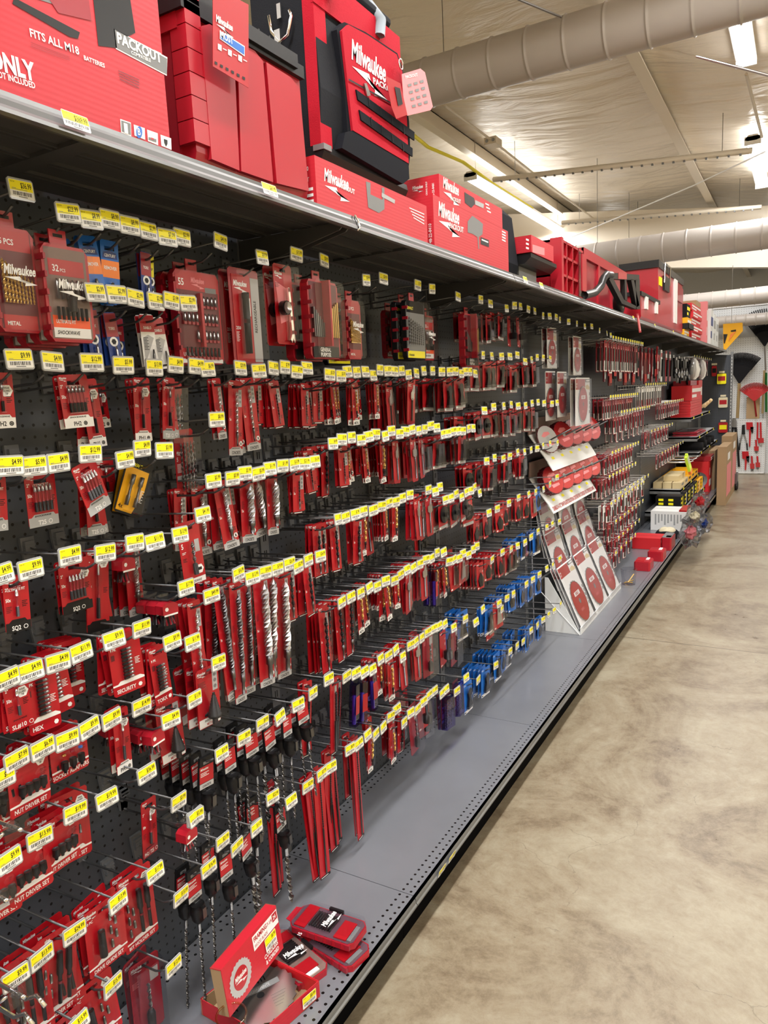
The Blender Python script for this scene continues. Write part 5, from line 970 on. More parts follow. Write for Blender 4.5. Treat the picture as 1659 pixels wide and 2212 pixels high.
# 7 red ribbed crate standing on its side
y0, y1, x1 = 3.66, 4.10, .372; b = MB(); b.box(.1, x1-.03, y0+.01, y1-.01, ZT+.001, 2.36, 'deep_red')
o = thing('ribbed_crate', b, 'red open-grid plastic crate standing on its side next to the hand truck', 'crate')
r = MB()
for y in (y0, y0+.11, y0+.22, y0+.33, y1-.012): r.box(.1, x1, y, y+.012, ZT+.001, 2.365, 'plastic_red')
for z in (ZT+.001, 2.19, 2.28, 2.353): r.box(.1, x1, y0, y1, z, z+.012, 'plastic_red')
r.box(x1-.05, x1+.008, y0-.004, y0+.03, ZT+.002, 2.37, 'plastic_red'); r.box(x1-.03, x1+.014, y1-.08, y1+.01, 2.15, 2.34, 'plastic_red'); new('grid_rib', r.mesh('grid_rib'), o)
r = MB(); r.box(x1+.002, x1+.010, y1-.13, y1-.085, ZT+.01, 2.35, 'clear_haze'); new('plastic_wrap', r.mesh('plastic_wrap'), o)
# 8 big red box behind and folded hand truck in front
b = MB(); b.box(.06, .20, 4.72, 6.45, ZT+.001, 2.5, 'deep_red'); b.box(.2, .215, 4.72, 6.45, 2.44, 2.5, 'plastic_red'); b.box(.2, .212, 4.72, 6.45, ZT+.001, 2.15, 'plastic_red')
for y in (4.72, 5.1, 5.5, 5.9, 6.4): b.box(.2, .214, y, y+.05, ZT+.001, 2.5, 'plastic_red')
thing('wide_storage_bin', b, 'wide red plastic storage bin behind the folded black hand truck', 'bin')
b = MB(); P = [at(1262, 638, 0, .38), at(1285, 632, 0, .38), at(1298, 618, 0, .38), at(1303, 602, 0, .38), at(1310, 593, 0, .38), at(1320, 594, 0, .38)]
for p in P: p.z = max(p.z, ZT+.02)
b.tube(P, .022, 'black', 10); ht = thing('folded_hand_truck', b, 'folded black hand truck with curved tube handle lying on the top shelf', 'hand truck')
f = FB(.38); 
for pts in ([(1314, 589), (1378, 594), (1378, 606), (1314, 603)], [(1312, 603), (1322, 603), (1345, 648), (1372, 662), (1370, 668), (1340, 656)], [(1360, 604), (1366, 604), (1378, 660), (1372, 664)], [(1346, 604), (1350, 604), (1352, 650), (1347, 648)], [(1370, 604), (1379, 604), (1380, 668), (1372, 668)]):
    Q = [fp(a, c, .38) for a, c in pts]; Q = [(q[0], max(q[1], ZT+.003)) for q in Q]; f.prism(Q[::-1], -.39, -.36, 'black')
f.prism([fp(a, c, .38) for a, c in ((1332, 589), (1350, 590), (1350, 604), (1332, 603))][::-1], -.392, -.388, 'plastic_red'); new('folding_frame', f.mesh('folding_frame'), ht)
wq = at(1354, 668, 0, .38); t = MB(); t.lathe([(.06, .3), (.075, .31), (.075, .345), (.06, .355)], 'black', 20, (0, wq.y, ZT+.078), 0); t.lathe([(.035, .354), (.035, .357)], 'grey', 16, (0, wq.y, ZT+.078), 0); new('wheel', t.mesh('wheel'), ht)
f = FB(.392); f.prism([fp(a, c, .392) for a, c in ((1371, 678), (1376, 678), (1382, 718), (1377, 719))][::-1], -.4035, -.4025, 'red'); f.pp([(1373, 682), (1376, 682), (1381, 715), (1378, 715)], 'pink', .0125); thing('hang_tag', f, 'narrow red tag hanging over the shelf edge below the hand truck', 'hang tag')
# 9 red organizer and large red rolling box
b = MB(); b.prism([(.225, ZT+.001), (.36, ZT+.001), (.376, ZT+.03), (.37, 2.285), (.225, 2.285)], 5.72, 6.50, 'plastic_red'); o = thing('small_red_toolbox', b, 'small red toolbox with black lid in front of the big red one', 'toolbox')
t = MB(); t.box(.22, .382, 5.70, 6.52, 2.285, 2.315, 'black'); new('lid', t.mesh('lid'), o)
t = MB()
for y in (5.86, 6.3): t.box(.372, .388, y, y+.09, 2.2, 2.29, 'white')
new('latch', t.mesh('latch'), o)
b = MB(); b.prism([(.04, ZT+.001), (.33, ZT+.001), (.352, ZT+.04), (.345, 2.60), (.04, 2.60)], 6.62, 8.06, 'plastic_red'); o = thing('large_red_toolbox', b, 'tallest red toolbox with black lid and steel latch, far along the top shelf', 'toolbox')
t = MB(); t.box(.03, .355, 6.6, 8.08, 2.60, 2.66, 'black')
for i in range(8): t.box(.05, .33, 6.7+i*.06, 6.73+i*.06, 2.66, 2.675, 'black')
new('lid', t.mesh('lid'), o)
t = MB(); t.box(.345, .365, 6.85, 7.12, 2.44, 2.56, 'black'); t.tube([(.362, 6.84, 2.5), (.366, 6.84, 2.66), (.366, 7.13, 2.66), (.362, 7.13, 2.5)], .007, 'chrome', 6); new('latch', t.mesh('latch'), o)
t = MB(); t.box(.345, .362, 7.45, 7.62, 2.2, 2.6, 'white'); new('white_strip', t.mesh('white_strip'), o); t = MB(); t.box(.345, .362, 7.62, 8.0, 2.42, 2.56, 'deep_red'); new('handle_recess', t.mesh('handle_recess'), o); t = MB(); t.box(.346, .354, 6.66, 6.78, 2.46, 2.53, 'yellow'); new('sticker', t.mesh('sticker'), o)
# 10.. far end cartons
def fbox(x0, x1, y0, y1, z0, z1, m, lab, stripe=None, name='printed_carton', group=None):
    f = FB(x1)
    if stripe:
        f.rect(y0+.02, y1-.02, z0+(z1-z0)*.55, z0+(z1-z0)*.80, f.Y(), stripe); f.rect(y0+.02, y0+(y1-y0)*.5, z0+(z1-z0)*.2, z0+(z1-z0)*.4, f.Y(), stripe)
    return carton(x0, x1, y0, y1, z0, z1, m, name, lab, 'box', f if stripe else None, group)
fbox(.1, .36, 8.12, 8.5, ZT+.001, 2.18, 'amber', 'orange and white carton peeking below the black open tray', 'white')
b = MB(); b.box(.12, .40, 8.15, 8.55, 2.182, 2.187, 'black')
for a in ((.12, .40, 8.15, 8.155), (.12, .40, 8.545, 8.55), (.12, .125, 8.15, 8.55), (.395, .40, 8.15, 8.55)): b.box(*a, 2.182, 2.24, 'black')
thing('black_open_tray', b, 'shallow black tray on an orange carton near the shelf end', 'tray')
fbox(.14, .38, 8.2, 8.5, 2.189, 2.30, 'amber', 'yellow printed carton standing in the black tray', 'white'); fbox(.14, .37, 8.22, 8.48, 2.3015, 2.44, 'matte_black', 'black carton with yellow dots stacked on the yellow one', 'yellow')
for i, (dy, z) in enumerate(((0, 0), (.06, 1), (-.04, 2), (.02, 3), (-.02, 4))):
    fbox(.1+.01*(i % 2), .37+.01*(i % 2), 8.62+dy, 9.42+dy, ZT+.001+z*.075, ZT+.074+z*.075, 'bright_red', 'flat red carton on the far top shelf, %s of a stack of five' % ('bottom', 'second', 'middle', 'fourth', 'topmost')[i], 'white')
fbox(.08, .30, 9.56, 10.0, ZT+.001, 2.60, 'kraft', 'tall plain brown carton past the red stack', None); fbox(.1, .37, 10.02, 10.14, ZT+.001, 2.62, 'pink', 'tall narrow red and pink carton near shelf end', 'white')
for i in range(3): fbox(.12, .37, 10.5+i*.36, 10.8+i*.36, ZT+.001, 2.56-.03*i, 'rack_white', 'white upright carton near the end of the shelf, %s of three' % ORD[i+1], 'grey' if i else 'navy')
# price labels on the shelf edges
for i, (px, py, pr, lab) in enumerate(((158, 268, '369.99', 'yellow $369.99 label on the top shelf edge below the big carton'), (577, 414, '69.99', 'yellow $69.99 label on the shelf edge below the toolbox'), (1131, 606, '49.99', 'yellow shelf-edge label below the black tray'), (1166, 617, '39.99', 'yellow shelf-edge label before the red crate'),
    (1366, 690, '99.99', 'yellow shelf-edge label beside the red hanging tag'), (1413, 706, '79.99', 'yellow shelf-edge label below the small red toolbox'), (1453, 720, '99.99', 'yellow shelf-edge label below the black open tray'))):
    p = at(px, py, 0, .3965); m = tag_mb(pr, .050, .026, False)
    o = thing('shelf_label', m, lab, 'price label', (.4025, p.y, ZT-.014), (rad(-14), 0, FACE))
for i, (px, py) in enumerate(((953, 1868), (975, 1840))):
    p = at(px, py, 0, .484); thing('shelf_label', tag_mb('9.99', .05, .024, False), ['black and yellow label on the bottom deck edge, closer one', 'black and yellow label on the bottom deck edge, further one'][i], 'price label', (.4845, p.y, ZD-.019), (rad(12), 0, FACE))

# ================================================================== ON THE LOWER DECK
def flat_case(lab, x, y, z, rot, txt, tab=True):
    """clear-lidded red bit case lying on its back, long side along local X"""
    b = MB(); L, W, H = .205, .098, .034; x0, x1, w0, w1 = -L/2, L/2, -W/2, W/2
    def oct_(g, c=.016): return [(x0+c, w0+g), (x1-c, w0+g), (x1-g, w0+c), (x1-g, w1-c), (x1-c, w1-g), (x0+c, w1-g), (x0+g, w1-c), (x0+g, w0+c)]
    b.prism(oct_(0), .0005, H*.52, 'plastic_red', 2)
    for i in range(7): b.box(x0+.02+i*.027, x0+.036+i*.027, w0-.0025, w0+.004, .004, H*.55, 'deep_red')
    o = thing('clear_lid_bit_case', b, lab, 'bit case', (x, y, z), (0, 0, rot), None)
    t = MB(); t.prism(oct_(.004), H*.52, H*.56, 'case_dark' if tab else 'taupe', 2)
    def top(a0, a1, c0, c1, m, zz=.66): t.box(a0, a1, c0, c1, H*.56, H*zz, m)
    top(x0+.018, x0+.052, w0+.008, w1-.008, 'red'); top(x1-.062, x1-.024, w0+.010, w1-.022, 'red'); top(x1-.022, x1-.010, w0+.012, w1-.03, 'mid_grey' if tab else 'white')
    for i in range(9): t.tube([(x0+.06+i*.008, w0+.02, H*.66), (x0+.06+i*.008, w1-.02, H*.66)], .0028, 'dark_steel', 6)
    new('tool_insert', t.mesh('tool_insert'), o)
    l = MB(); l.prism(oct_(.001, .015), H*.53, H*.97, 'clear', 2); l.prism(oct_(.010, .02), H*.97, H, 'clear', 2); new('lid', l.mesh('lid'), o)
    g = MB(); g.logo(0, 0, .062, 0, 'white'); g.text(txt, -.055, .045, .011, 0, 'white', .02)
    g.T = Matrix()
    gm = g.mesh('lid_print'); go = new('lid_print', gm, o, (.012, -.030, H+.0005), (-pi/2, 0, pi/2))
    if tab:
        k = MB(); k.prism([(x0-.018, -.026), (x0, -.030), (x0, .030), (x0-.018, .026)], H*.4, H*.45, 'plastic_red', 2); new('hang_tab', k.mesh('hang_tab'), o)
    k = MB(); k.box(-.022, .022, w1-.004, w1+.004, H*.3, H*.8, 'black'); new('latch', k.mesh('latch'), o)
    return o
flat_case('red bit case with clear lid, upper one of the two stacked on the deck', .345, 1.440, ZD+.0345, rad(3), '15')
flat_case('clear-lidded red bit case lying underneath the other one on the deck', .368, 1.425, ZD, rad(-9), '15')
flat_case('clear-lidded 32-piece bit case on the deck, partly under the open red box lid', .300, 1.335, ZD, rad(-17), '32', False)
# open saw blade box: tray, raised lid, blade, label
o = new('open_blade_box', None); tag(o, 'open red FRAMING saw blade box with raised lid on the deck', 'box')
c1, c2, c3, c4 = at(690, 2130, 2, ZD+.03), at(600, 2085, 2, ZD+.03), at(470, 2190, 2, ZD+.03), Vector((0, 0, 0))
v_ = c3-c2; c2 = c1+(c2-c1)*1.42; c3 = c2+v_; c4 = c1+v_; b = MB()
cs = [Vector((c.x, c.y, ZD)) for c in (c1, c2, c3, c4)]
b.prism([(c.x, c.y) for c in cs], ZD+.0005, ZD+.002, 'kraft', 2)
for i in range(4):
    p, q = cs[i], cs[(i+1) % 4]; d = (q-p).normalized(); n = Vector((-d.y, d.x, 0))*.0016; h = .045
    b.prism([(p.x, p.y), (q.x, q.y), (q.x+n.x, q.y+n.y), (p.x+n.x, p.y+n.y)], ZD+.0005, ZD+h, 'carton_red', 2)
    b.prism([(p.x+n.x, p.y+n.y), (q.x+n.x, q.y+n.y), (q.x+n.x*2, q.y+n.y*2), (p.x+n.x*2, p.y+n.y*2)], ZD+.0005, ZD+h-.002, 'kraft' if i else 'bright_red', 2)
new('tray', b.mesh('tray'), o)
A, B, C, D = at(455, 2122, 2, .345), at(578, 1976, 2, .345), at(608, 2078, 2, .225), at(497, 2198, 2, .225)
ux = (B-A).normalized(); wz = (A-D)-((A-D).dot(ux))*ux; LH = wz.length; wz.normalize(); nn = ux.cross(wz)   # lid frame: X along, Z up the lid, -Y towards viewer
Lx = (B-A).length; LM = Matrix((ux, -nn, wz)).transposed().to_4x4(); LM.translation = D
b = MB(); b.box(0, Lx, 0, .002, 0, LH, 'carton_red'); b.box(0, .002, .002, .03, 0, LH, 'kraft'); b.box(Lx-.002, Lx, .002, .03, 0, LH, 'kraft'); b.box(0, Lx, .03, .032, 0, LH, 'kraft'); b.box(-.001, Lx, .002, .032, LH-.002, LH, 'carton_red')
y = -.0008; b.rect(Lx*.52, Lx*.99, LH*.62, LH*.93, y, 'white'); b.text('FRAMING', Lx*.54, LH*.79, LH*.10, y-.0003, 'red', .03, 0, .8, fit=Lx*.24); b.text('7-1/4', Lx*.79, LH*.79, LH*.08, y-.0003, 'red', .02, 0, .8, fit=Lx*.09); b.text('WOOD BLADE', Lx*.54, LH*.66, LH*.07, y-.0003, 'red', .0, 0, .8, fit=Lx*.24); b.rect(Lx*.89, Lx*.98, LH*.74, LH*.91, y-.0003, 'red'); b.text('24', Lx*.905, LH*.78, LH*.09, y-.0006, 'white', .03, 0, .8)
b.text('CORDLESS', Lx*.66, LH*.22, LH*.09, y, 'white', .03, 0, .8, fit=Lx*.26); b.text('& CORDED', Lx*.67, LH*.09, LH*.09, y, 'white', .03, 0, .8, fit=Lx*.25)
P = []; cx, cz, R_ = Lx*.25, LH*.46, LH*.36
for i in range(48): a = 2*pi*i/48; rr = R_*(1 if i % 2 else .92); P.append((cx+rr*cos(a), cz+rr*sin(a)))
b.poly(P, y, 'label_grey'); b.poly(circle(cx, cz, R_*.62, 24), y-.0003, 'red'); b.logo(cx-R_*.5, cz, R_*1.05, y-.0006, 'white')
lo = new('lid', b.mesh('lid'), o); lo.matrix_local = LM
pt_ = new('price_sticker', tag_mb('8.99', .048, .034, False).mesh('price_sticker'), o); pt_.matrix_local = LM @ Matrix.Translation((Lx*.80, -.0008, LH*.47))
ex = (c4-c1).normalized(); k = new('price_sticker', tag_mb('8.99', .045, .030, False).mesh('price_sticker'), o)
ang = math.atan2((c1-c4).y, (c1-c4).x); k.location = (c1*.8+c4*.2).to_3d()*1.0; k.location.z = ZD+.024; nrm = Vector((sin(ang), -cos(ang), 0)); k.location += nrm*.0018; k.rotation_euler = (0, 0, ang)
# the blade lying in it
cb = (cs[0]+cs[2])/2; b = MB(); P = []
for i in range(48):
    a = 2*pi*i/48; rr = .0915*(1 if i % 2 else .93); P.append((rr*cos(a+.06*(i % 2)), rr*sin(a+.06*(i % 2))))
b.prism(P, 0, .0018, 'steel', 2)
bl = thing('circular_saw_blade', b, 'silver toothed circular saw blade lying in the open red box', 'saw blade', (cb.x, cb.y, ZD+.028), (rad(3), rad(-3), 0))
t = MB(); t.T = Matrix.Translation((0, 0, .0022)) @ Matrix.Rotation(-pi/2, 4, 'X') @ Matrix.Rotation(0, 4, 'Y')
t.text('AVANTI', -.045, .038, .016, 0, 'black', .02, 0, .9); t.rect(-.062, .055, .012, .030, 0, 'mid_grey'); t.text('FRAMING/CHARPENTE', -.058, .016, .009, -.0003, 'label_grey', .02, 0, .7); t.text('24', -.075, -.014, .012, 0, 'black', .02); t.poly(circle(0, 0, .0095, 16), 0, 'black')
for i in range(5): t.rect(.02, .06-i*.005, -.018-i*.009, -.0168-i*.009, 0, 'mid_grey')
tp = new('blade_print', t.mesh('blade_print'), bl, None, (0, 0, rad(58)))
# open tub of small bits
q = at(500, 2196, 2, ZD+.085); b = MB(); b.lathe([(.026, ZD+.003), (.034, ZD+.088)], 'clear_haze', 24, (q.x, q.y, 0), 2, cap=False); b.lathe([(.026, ZD+.003), (.001, ZD+.003)], 'clear_haze', 24, (q.x, q.y, 0), 2, False)
tb = thing('bit_tub', b, 'clear round tub of black bits in front of the open red box', 'tub'); t = MB(); t.tube([(q.x+.0345*cos(a), q.y+.0345*sin(a), ZD+.089) for a in [i*pi/12 for i in range(24)]], .0028, 'amber_clear', 6, True); new('rim', t.mesh('rim'), tb)
for i in range(10):
    a = i*2.4; rr = .006+.0013*i; b = MB(); b.lathe([(.0032, .0), (.0032, .03), (.002, .033), (.002, .05)], 'black', 6); thing('loose_bit', b, 'loose black driver bit standing in the clear tub', 'bit', (q.x+rr*cos(a), q.y+rr*sin(a), ZD+.004), (rad(8*cos(a*2)), rad(8*sin(a)), 0), 'loose bits in the clear tub')
# clear deli cup with sticks
q = at(1358, 1262, 2, ZD); b = MB(); b.lathe([(.0485, .001), (.053, .06), (.0575, .118)], 'clear_haze', 28, (0, 0, 0), 2, False); b.lathe([(.0485, .001), (.001, .001)], 'clear_haze', 28, (0, 0, 0), 2, False)
cp = thing('clear_cup', b, 'clear plastic cup holding a few gold strips, beside the blade rack', 'cup', (q.x, q.y, ZD)); t = MB(); t.tube([(.0578*cos(a), .0578*sin(a), .119) for a in [i*pi/14 for i in range(28)]], .0028, 'clear_haze', 6, True); new('rim', t.mesh('rim'), cp)
for i, (x0, y0, z0, x1, y1, z1) in enumerate(((-.03, -.02, .012, .03, .02, .03), (-.028, .02, .010, .03, -.01, .018), (.0, -.025, .02, .032, .028, .075))):
    b = MB(); b.tube([(x0, y0, z0), (x1, y1, z1)], .005, 'gold', 4); thing('gold_strip', b, 'small gold strip lying in the clear cup', 'strip', (q.x, q.y, ZD), (0, 0, 0), 'gold strips in the cup')
def soft_box(name, x0, x1, y0, y1, z0, z1, m, lab, tops=(), cat='case'):
    b = MB(); c = .012; b.prism([(x0+c, y0), (x1-c, y0), (x1, y0+c), (x1, y1-c), (x1-c, y1), (x0+c, y1), (x0, y1-c), (x0, y0+c)], z0+.001, z1-.006, m, 2); b.prism([(x0+c, y0+.005), (x1-c, y0+.005), (x1-.005, y0+c), (x1-.005, y1-c), (x1-c, y1-.005), (x0+c, y1-.005), (x0+.005, y1-c), (x0+.005, y0+c)], z1-.006, z1, m, 2)
    o = thing(name, b, lab, cat)
    for nm, a0, a1, e0, e1, mm in tops: t = MB(); t.box(x0+(x1-x0)*a0, x0+(x1-x0)*a1, y0+(y1-y0)*e0, y0+(y1-y0)*e1, z1, z1+.004, mm); new(nm, t.mesh(nm), o)
    return o
soft_box('red_bit_tin', .30, .425, 5.90, 6.08, ZD, ZD+.075, 'plastic_red', 'small glossy red tin on the deck, closest one past the clear cup', (('label', .1, .6, .15, .5, 'red'), ('white_label', .62, .8, .5, .9, 'white')), 'tin')
soft_box('red_bit_tin', .34, .465, 6.27, 6.46, ZD, ZD+.082, 'plastic_red', 'second small red tin on the deck, nearer the big red case', (('label', .1, .6, .15, .5, 'red'), ('white_label', .6, .8, .5, .9, 'white')), 'tin')
soft_box('red_tool_case', .38, .535-.07, 6.72, 6.98, ZD, ZD+.115, 'plastic_red', 'large red case with dark clear lid behind the small red tins', (('lid', .05, .95, .05, .95, 'mid_grey'), ('lid_label', .4, .9, .1, .4, 'white')))
fbox(.13, .375, 6.72, 6.96, ZD+.001, ZD+.105, 'bright_red', 'red and white carton beside the large red case on the deck', 'white')
b = MB()
vs = []; fs = []; N = 14
for i in range(N+1):
    for j in range(20):
        a = 2*pi*j/20; t = i/N; r = .13*(1-t**3*.98); vs.append((r*cos(a)*.85, r*sin(a)*1.1, .002+.075*(1-(1-t)**2)*(1+.08*sin(3*a))))
for i in range(N):
    for j in range(20): fs.append((i*20+j, i*20+(j+1) % 20, (i+1)*20+(j+1) % 20, (i+1)*20+j))
b.add(vs, fs, 'fabric_black', True); b.add([(v[0]*.75, v[1]*.72, v[2]+.018) for v in vs], fs, 'cream', True)
thing('knee_pad', b, 'black pad with a cream top lying on the deck before the white carton', 'pad', (.34, 7.33, ZD))
f = FB(.47); f.rect(7.72, 7.95, ZD+.03, ZD+.10, f.Y(), 'grey')
wb = carton(.13, .47, 7.66, 8.0, ZD+.001, ZD+.20, 'white', 'open_white_carton', 'white printed carton with red inside on the deck under the yellow boxes', 'box', f)
e = MB()
for i in range(9): e.rect(.17+i*.03, .185+i*.03, ZD+.06+.02*(i % 3), ZD+.17, 7.6594, 'grey')
e.box(.40, .47, 7.66, 8.0, ZD+.20, ZD+.215, 'red'); new('printed_end', e.mesh('printed_end'), wb)

# ================================================================== SAW BLADE DISPLAY (fourth bay)
def blade_pack(lab, x, y, z, w_=.205, h=.30, r=.085, lean=0, turn=0, board='white', grp=None):
    k = ('bp', w_, h, r, board)
    if k not in _spec: _spec[k] = mk_blade(w_, h, r, board)
    return inst(_spec[k], (x, y, z), (rad(lean), 0, FACE+rad(turn)), lab, 'saw blade', grp)
for i, (px, py, x, w_, h, r, lab) in enumerate(((1191, 708, .13, .19, .235, .075, 'clear-packed small red saw blade, topmost at the closer side of the display'), (1246, 727, .13, .20, .25, .08, 'clear-packed red saw blade, topmost at the further side of the display'),
      (1188, 802, .12, .20, .29, .09, 'red saw blade pack with yellow tags, closest in the middle display row'), (1213, 803, .16, .20, .27, .085, 'red saw blade pack in the middle of the display row'), (1258, 816, .24, .34, .29, .112, 'largest hanging white-backed red saw blade pack in the display'))):
    p = at(px, py, 0, x); blade_pack(lab, x, p.y, p.z-.02, w_, h, r)
    if i in (0, 1, 4): blade_pack('clear saw blade pack hanging directly behind: '+lab[:40].rsplit(' ', 1)[0] if 0 else 'saw blade pack hanging behind the %s' % ('small topmost one', 'further topmost one', '', '', 'largest hanging one')[i], x-.03, p.y, p.z-.02, w_, h, r)
# deck rack: white sloped stand with packs leaning
y0, y1 = 4.20, 5.33
b = MB(); b.box(.10, .315, y0, y1, ZD+.0005, ZD+.006, 'rack_white'); b.box(.315, .32, y0, y1, ZD+.0005, ZD+.045, 'rack_white')
for i in range(4): y = y0+(y1-y0)*i/3-(.004 if i == 3 else 0); b.prism([(.10, ZD+.006), (.315, ZD+.006), (.12, ZD+.34), (.10, ZD+.34)], y, y+.004, 'rack_white')
b.box(.045, .052, y0, y1, ZD+.3, ZD+.31, 'rack_white'); b.box(.03, .037, y0, y1, ZD+.55, ZD+.56, 'rack_white')
b.tube([(.03, y0-.01, ZD+.003), (.02, y0-.01, 1.0)], .006, 'wire', 6); b.tube([(.315, y0-.01, ZD+.003), (.03, y0-.01, ZD+.3)], .003, 'white', 5)
thing('sloped_display_rack', b, 'white sloped wire and metal rack holding leaning saw blade packs on the deck', 'rack')
an = -23
rows_ = ((.170, .532, .32, .40, .133, 'bottom'), (.088, .735, .29, .36, .122, 'middle'), (.045, .925, .27, .34, .112, 'upper'))
for ri, (x, zt, w_, h, r, nm) in enumerate(rows_):
    for i in range(3):
        y = y0+.19+i*.375
        for k in range(3 if ri == 0 else 2):
            blade_pack('red saw blade pack leaning in the %s row of the rack, %s column' % (nm, ('closest', 'centre', 'furthest')[i]), x-.021*k, y, zt-.002*k, w_, h, r, (an, -17, -10)[ri], 0, 'white', 'packs in the %s rack row, %s column' % (nm, ('closest', 'centre', 'furthest')[i]))
# two tilted trays with stacks of round blades
def tray(z0, z1, lab, words, n, tag_lab):
    o = new('blade_tray', None); tag(o, lab, 'tray'); x0, x1 = .025, .14
    y0, y1 = 4.16, 5.20
    b = MB(); b.prism([(x0, z1), (x1, z0), (x1+.002, z0+.004), (x0+.004, z1+.004)], y0, y1, 'rack_white'); b.prism([(x1-.003, z0), (x1+.03, z0-.05), (x1+.034, z0-.05), (x1+.002, z0+.004)], y0, y1, 'rack_white')
    new('tray_panel', b.mesh('tray_panel'), o)
    d = Vector((x1-x0, 0, z0-z1)).normalized(); nrm = Vector((-d.z, 0, d.x)); Mx = Matrix((Vector((0, 1, 0)), -nrm, -d)).transposed().to_4x4(); Mx.translation = Vector((x1+.001, y0, z0+.004))
    t = MB(); t.rect(.0, y1-y0, .0, .16, -.0012, 'rack_white')
    for i in range(n): t.rect(.10+i*.2, .15+i*.2, .004, .022, -.0018, 'yellow')
    k = new('tray_label', t.mesh('tray_label'), o); k.matrix_local = Mx
    d2 = Vector((.03, 0, -.054)).normalized(); n2 = Vector((-d2.z, 0, d2.x)); M2 = Matrix((Vector((0, 1, 0)), -n2, -d2)).transposed().to_4x4(); M2.translation = Vector((x1+.0345, y0, z0-.05))
    if words: t = MB(); t.text(words, .03, .015, .026, -.0012, 'red', .02, 0, .8, fit=y1-y0-.06); k = new('tray_words', t.mesh('tray_words'), o); k.matrix_local = M2
    back = MB(); back.prism([(x0-.004, z1), (x0+.002, z1), (x0+.006, z1+.10), (x0, z1+.10)], y0, y1, 'taupe'); 
    new('header_card', back.mesh('header_card'), o)
    for i in range(n):
        yy = y0+.10+i*.235; m_ = 1 if i == 0 and not words else 4; c = Vector(((x0+x1)/2+.01, yy, (z0+z1)/2+.02))
        for k in range(m_):
            kk = ('disc', i == 0 and not words)
            if kk not in _spec:
                bb = MB(); P = []
                for q in range(40): a = 2*pi*q/40; rr = .090*(1 if q % 2 else .95); P.append((rr*cos(a), rr*sin(a)))
                bb.prism(P, -.0075, 0, 'dark_red'); bb.poly(circle(0, 0, .084, 28), -.0079, 'blade_red' if not kk[1] else 'label_grey'); bb.poly(circle(0, 0, .014, 14), -.0083, 'grey'); bb.poly([(-.05, .02), (-.02, .045), (.02, .045), (.03, .03), (-.03, .01)], -.0083, 'pink'); bb.poly([(-.03, -.03), (.04, -.02), (.045, -.035), (-.02, -.05)], -.0083, 'pink')
                _spec[kk] = ('round_saw_blade', bb.mesh('round_saw_blade'), [])
            p = c+nrm*(.004+.0085*k); oo = inst(_spec[kk], (0, 0, 0), None, '%s round saw blade on the %s, %s stack' % ('grey' if kk[1] else 'red', tag_lab, ORD[i+1]), 'saw blade', 'blades on the %s, %s stack' % (tag_lab, ORD[i+1]))
            a_, b_ = rad(22), rad(-24); MM = Matrix.Rotation(b_, 4, 'Z') @ Matrix.Rotation(pi/2, 4, 'Z') @ Matrix.Rotation(-a_, 4, 'X'); MM.translation = c+Vector((.015+.011*k, -.004*k, .03+.004*k)); oo.matrix_world = MM
        q = MB(); q.tube([c, c+nrm*.05, c+nrm*.05+Vector((.12, 0, .06))], .0045, 'wire', 6); new('peg_arm', q.mesh('peg_arm'), o)
tray(1.21, 1.37, 'white tilted blade tray, upper one of two in the display', '', 5, 'upper tray')
tray(.955, 1.11, 'white tilted blade tray with red words along its front edge', 'DIABLO 6-1/2" SAW BLADE SOLUTION CENTER FOR CORDED OR CORDLESS SAWS', 5, 'lower tray')

# ================================================================== FAR BAYS
_m = MB(); _m.tube([(0, -.005, -.030), (0, -.20, -.026), (0, -.222, -.012)], .0024, 'steel', 4); _m.tube([(0, -.005, 0), (0, -HL, .0)], .0022, 'steel', 4); _m.box(-.012, .012, -.012, -.0005, -.04, .01, 'bracket_grey')
_m.box(-.0225, .0225, -HL-.003, -HL-.001, -.016, .016, 'white'); _m.rect(-.022, .022, -.002, .0155, -HL-.0035, 'yellow'); _m.rect(-.018, .018, -.011, -.004, -HL-.0036, 'mid_grey')
CH = _m.mesh('chrome_display_hook')
FAR = [  # name, photo points of the first and last tag of the row, how many, package codes, packs per hook
 ('topmost', (1324, 727), (1388, 746), 14, '!', 3), ('short upper', (1395, 829), (1438, 832), 10, '@', 2), ('dense upper', (1318, 852), (1376, 858), 13, '#', 3), ('long rail', (1342, 891), (1402, 880), 12, '#!', 3),
 ('upper far', (1436, 873), (1475, 862), 10, '#', 2), ('middle', (1322, 976), (1378, 960), 10, '#', 3), ('middle far', (1407, 934), (1452, 915), 8, '#', 2), ('lower middle', (1316, 1026), (1372, 1006), 9, '#', 3), ('lower', (1320, 1080), (1390, 1050), 11, '@#', 2),
 ('near the deck', (1330, 1118), (1388, 1090), 8, '#', 2), ('bottom', (1336, 1156), (1380, 1130), 6, '#', 2), ('lowest', (1330, 1190), (1372, 1160), 5, '#', 1), ('second lower', (1340, 1062), (1400, 1030), 8, '@', 1),
 ('far top', (1500, 768), (1536, 778), 9, '!', 1), ('far middle', (1430, 985), (1475, 950), 9, '#', 1)]
nh = 0
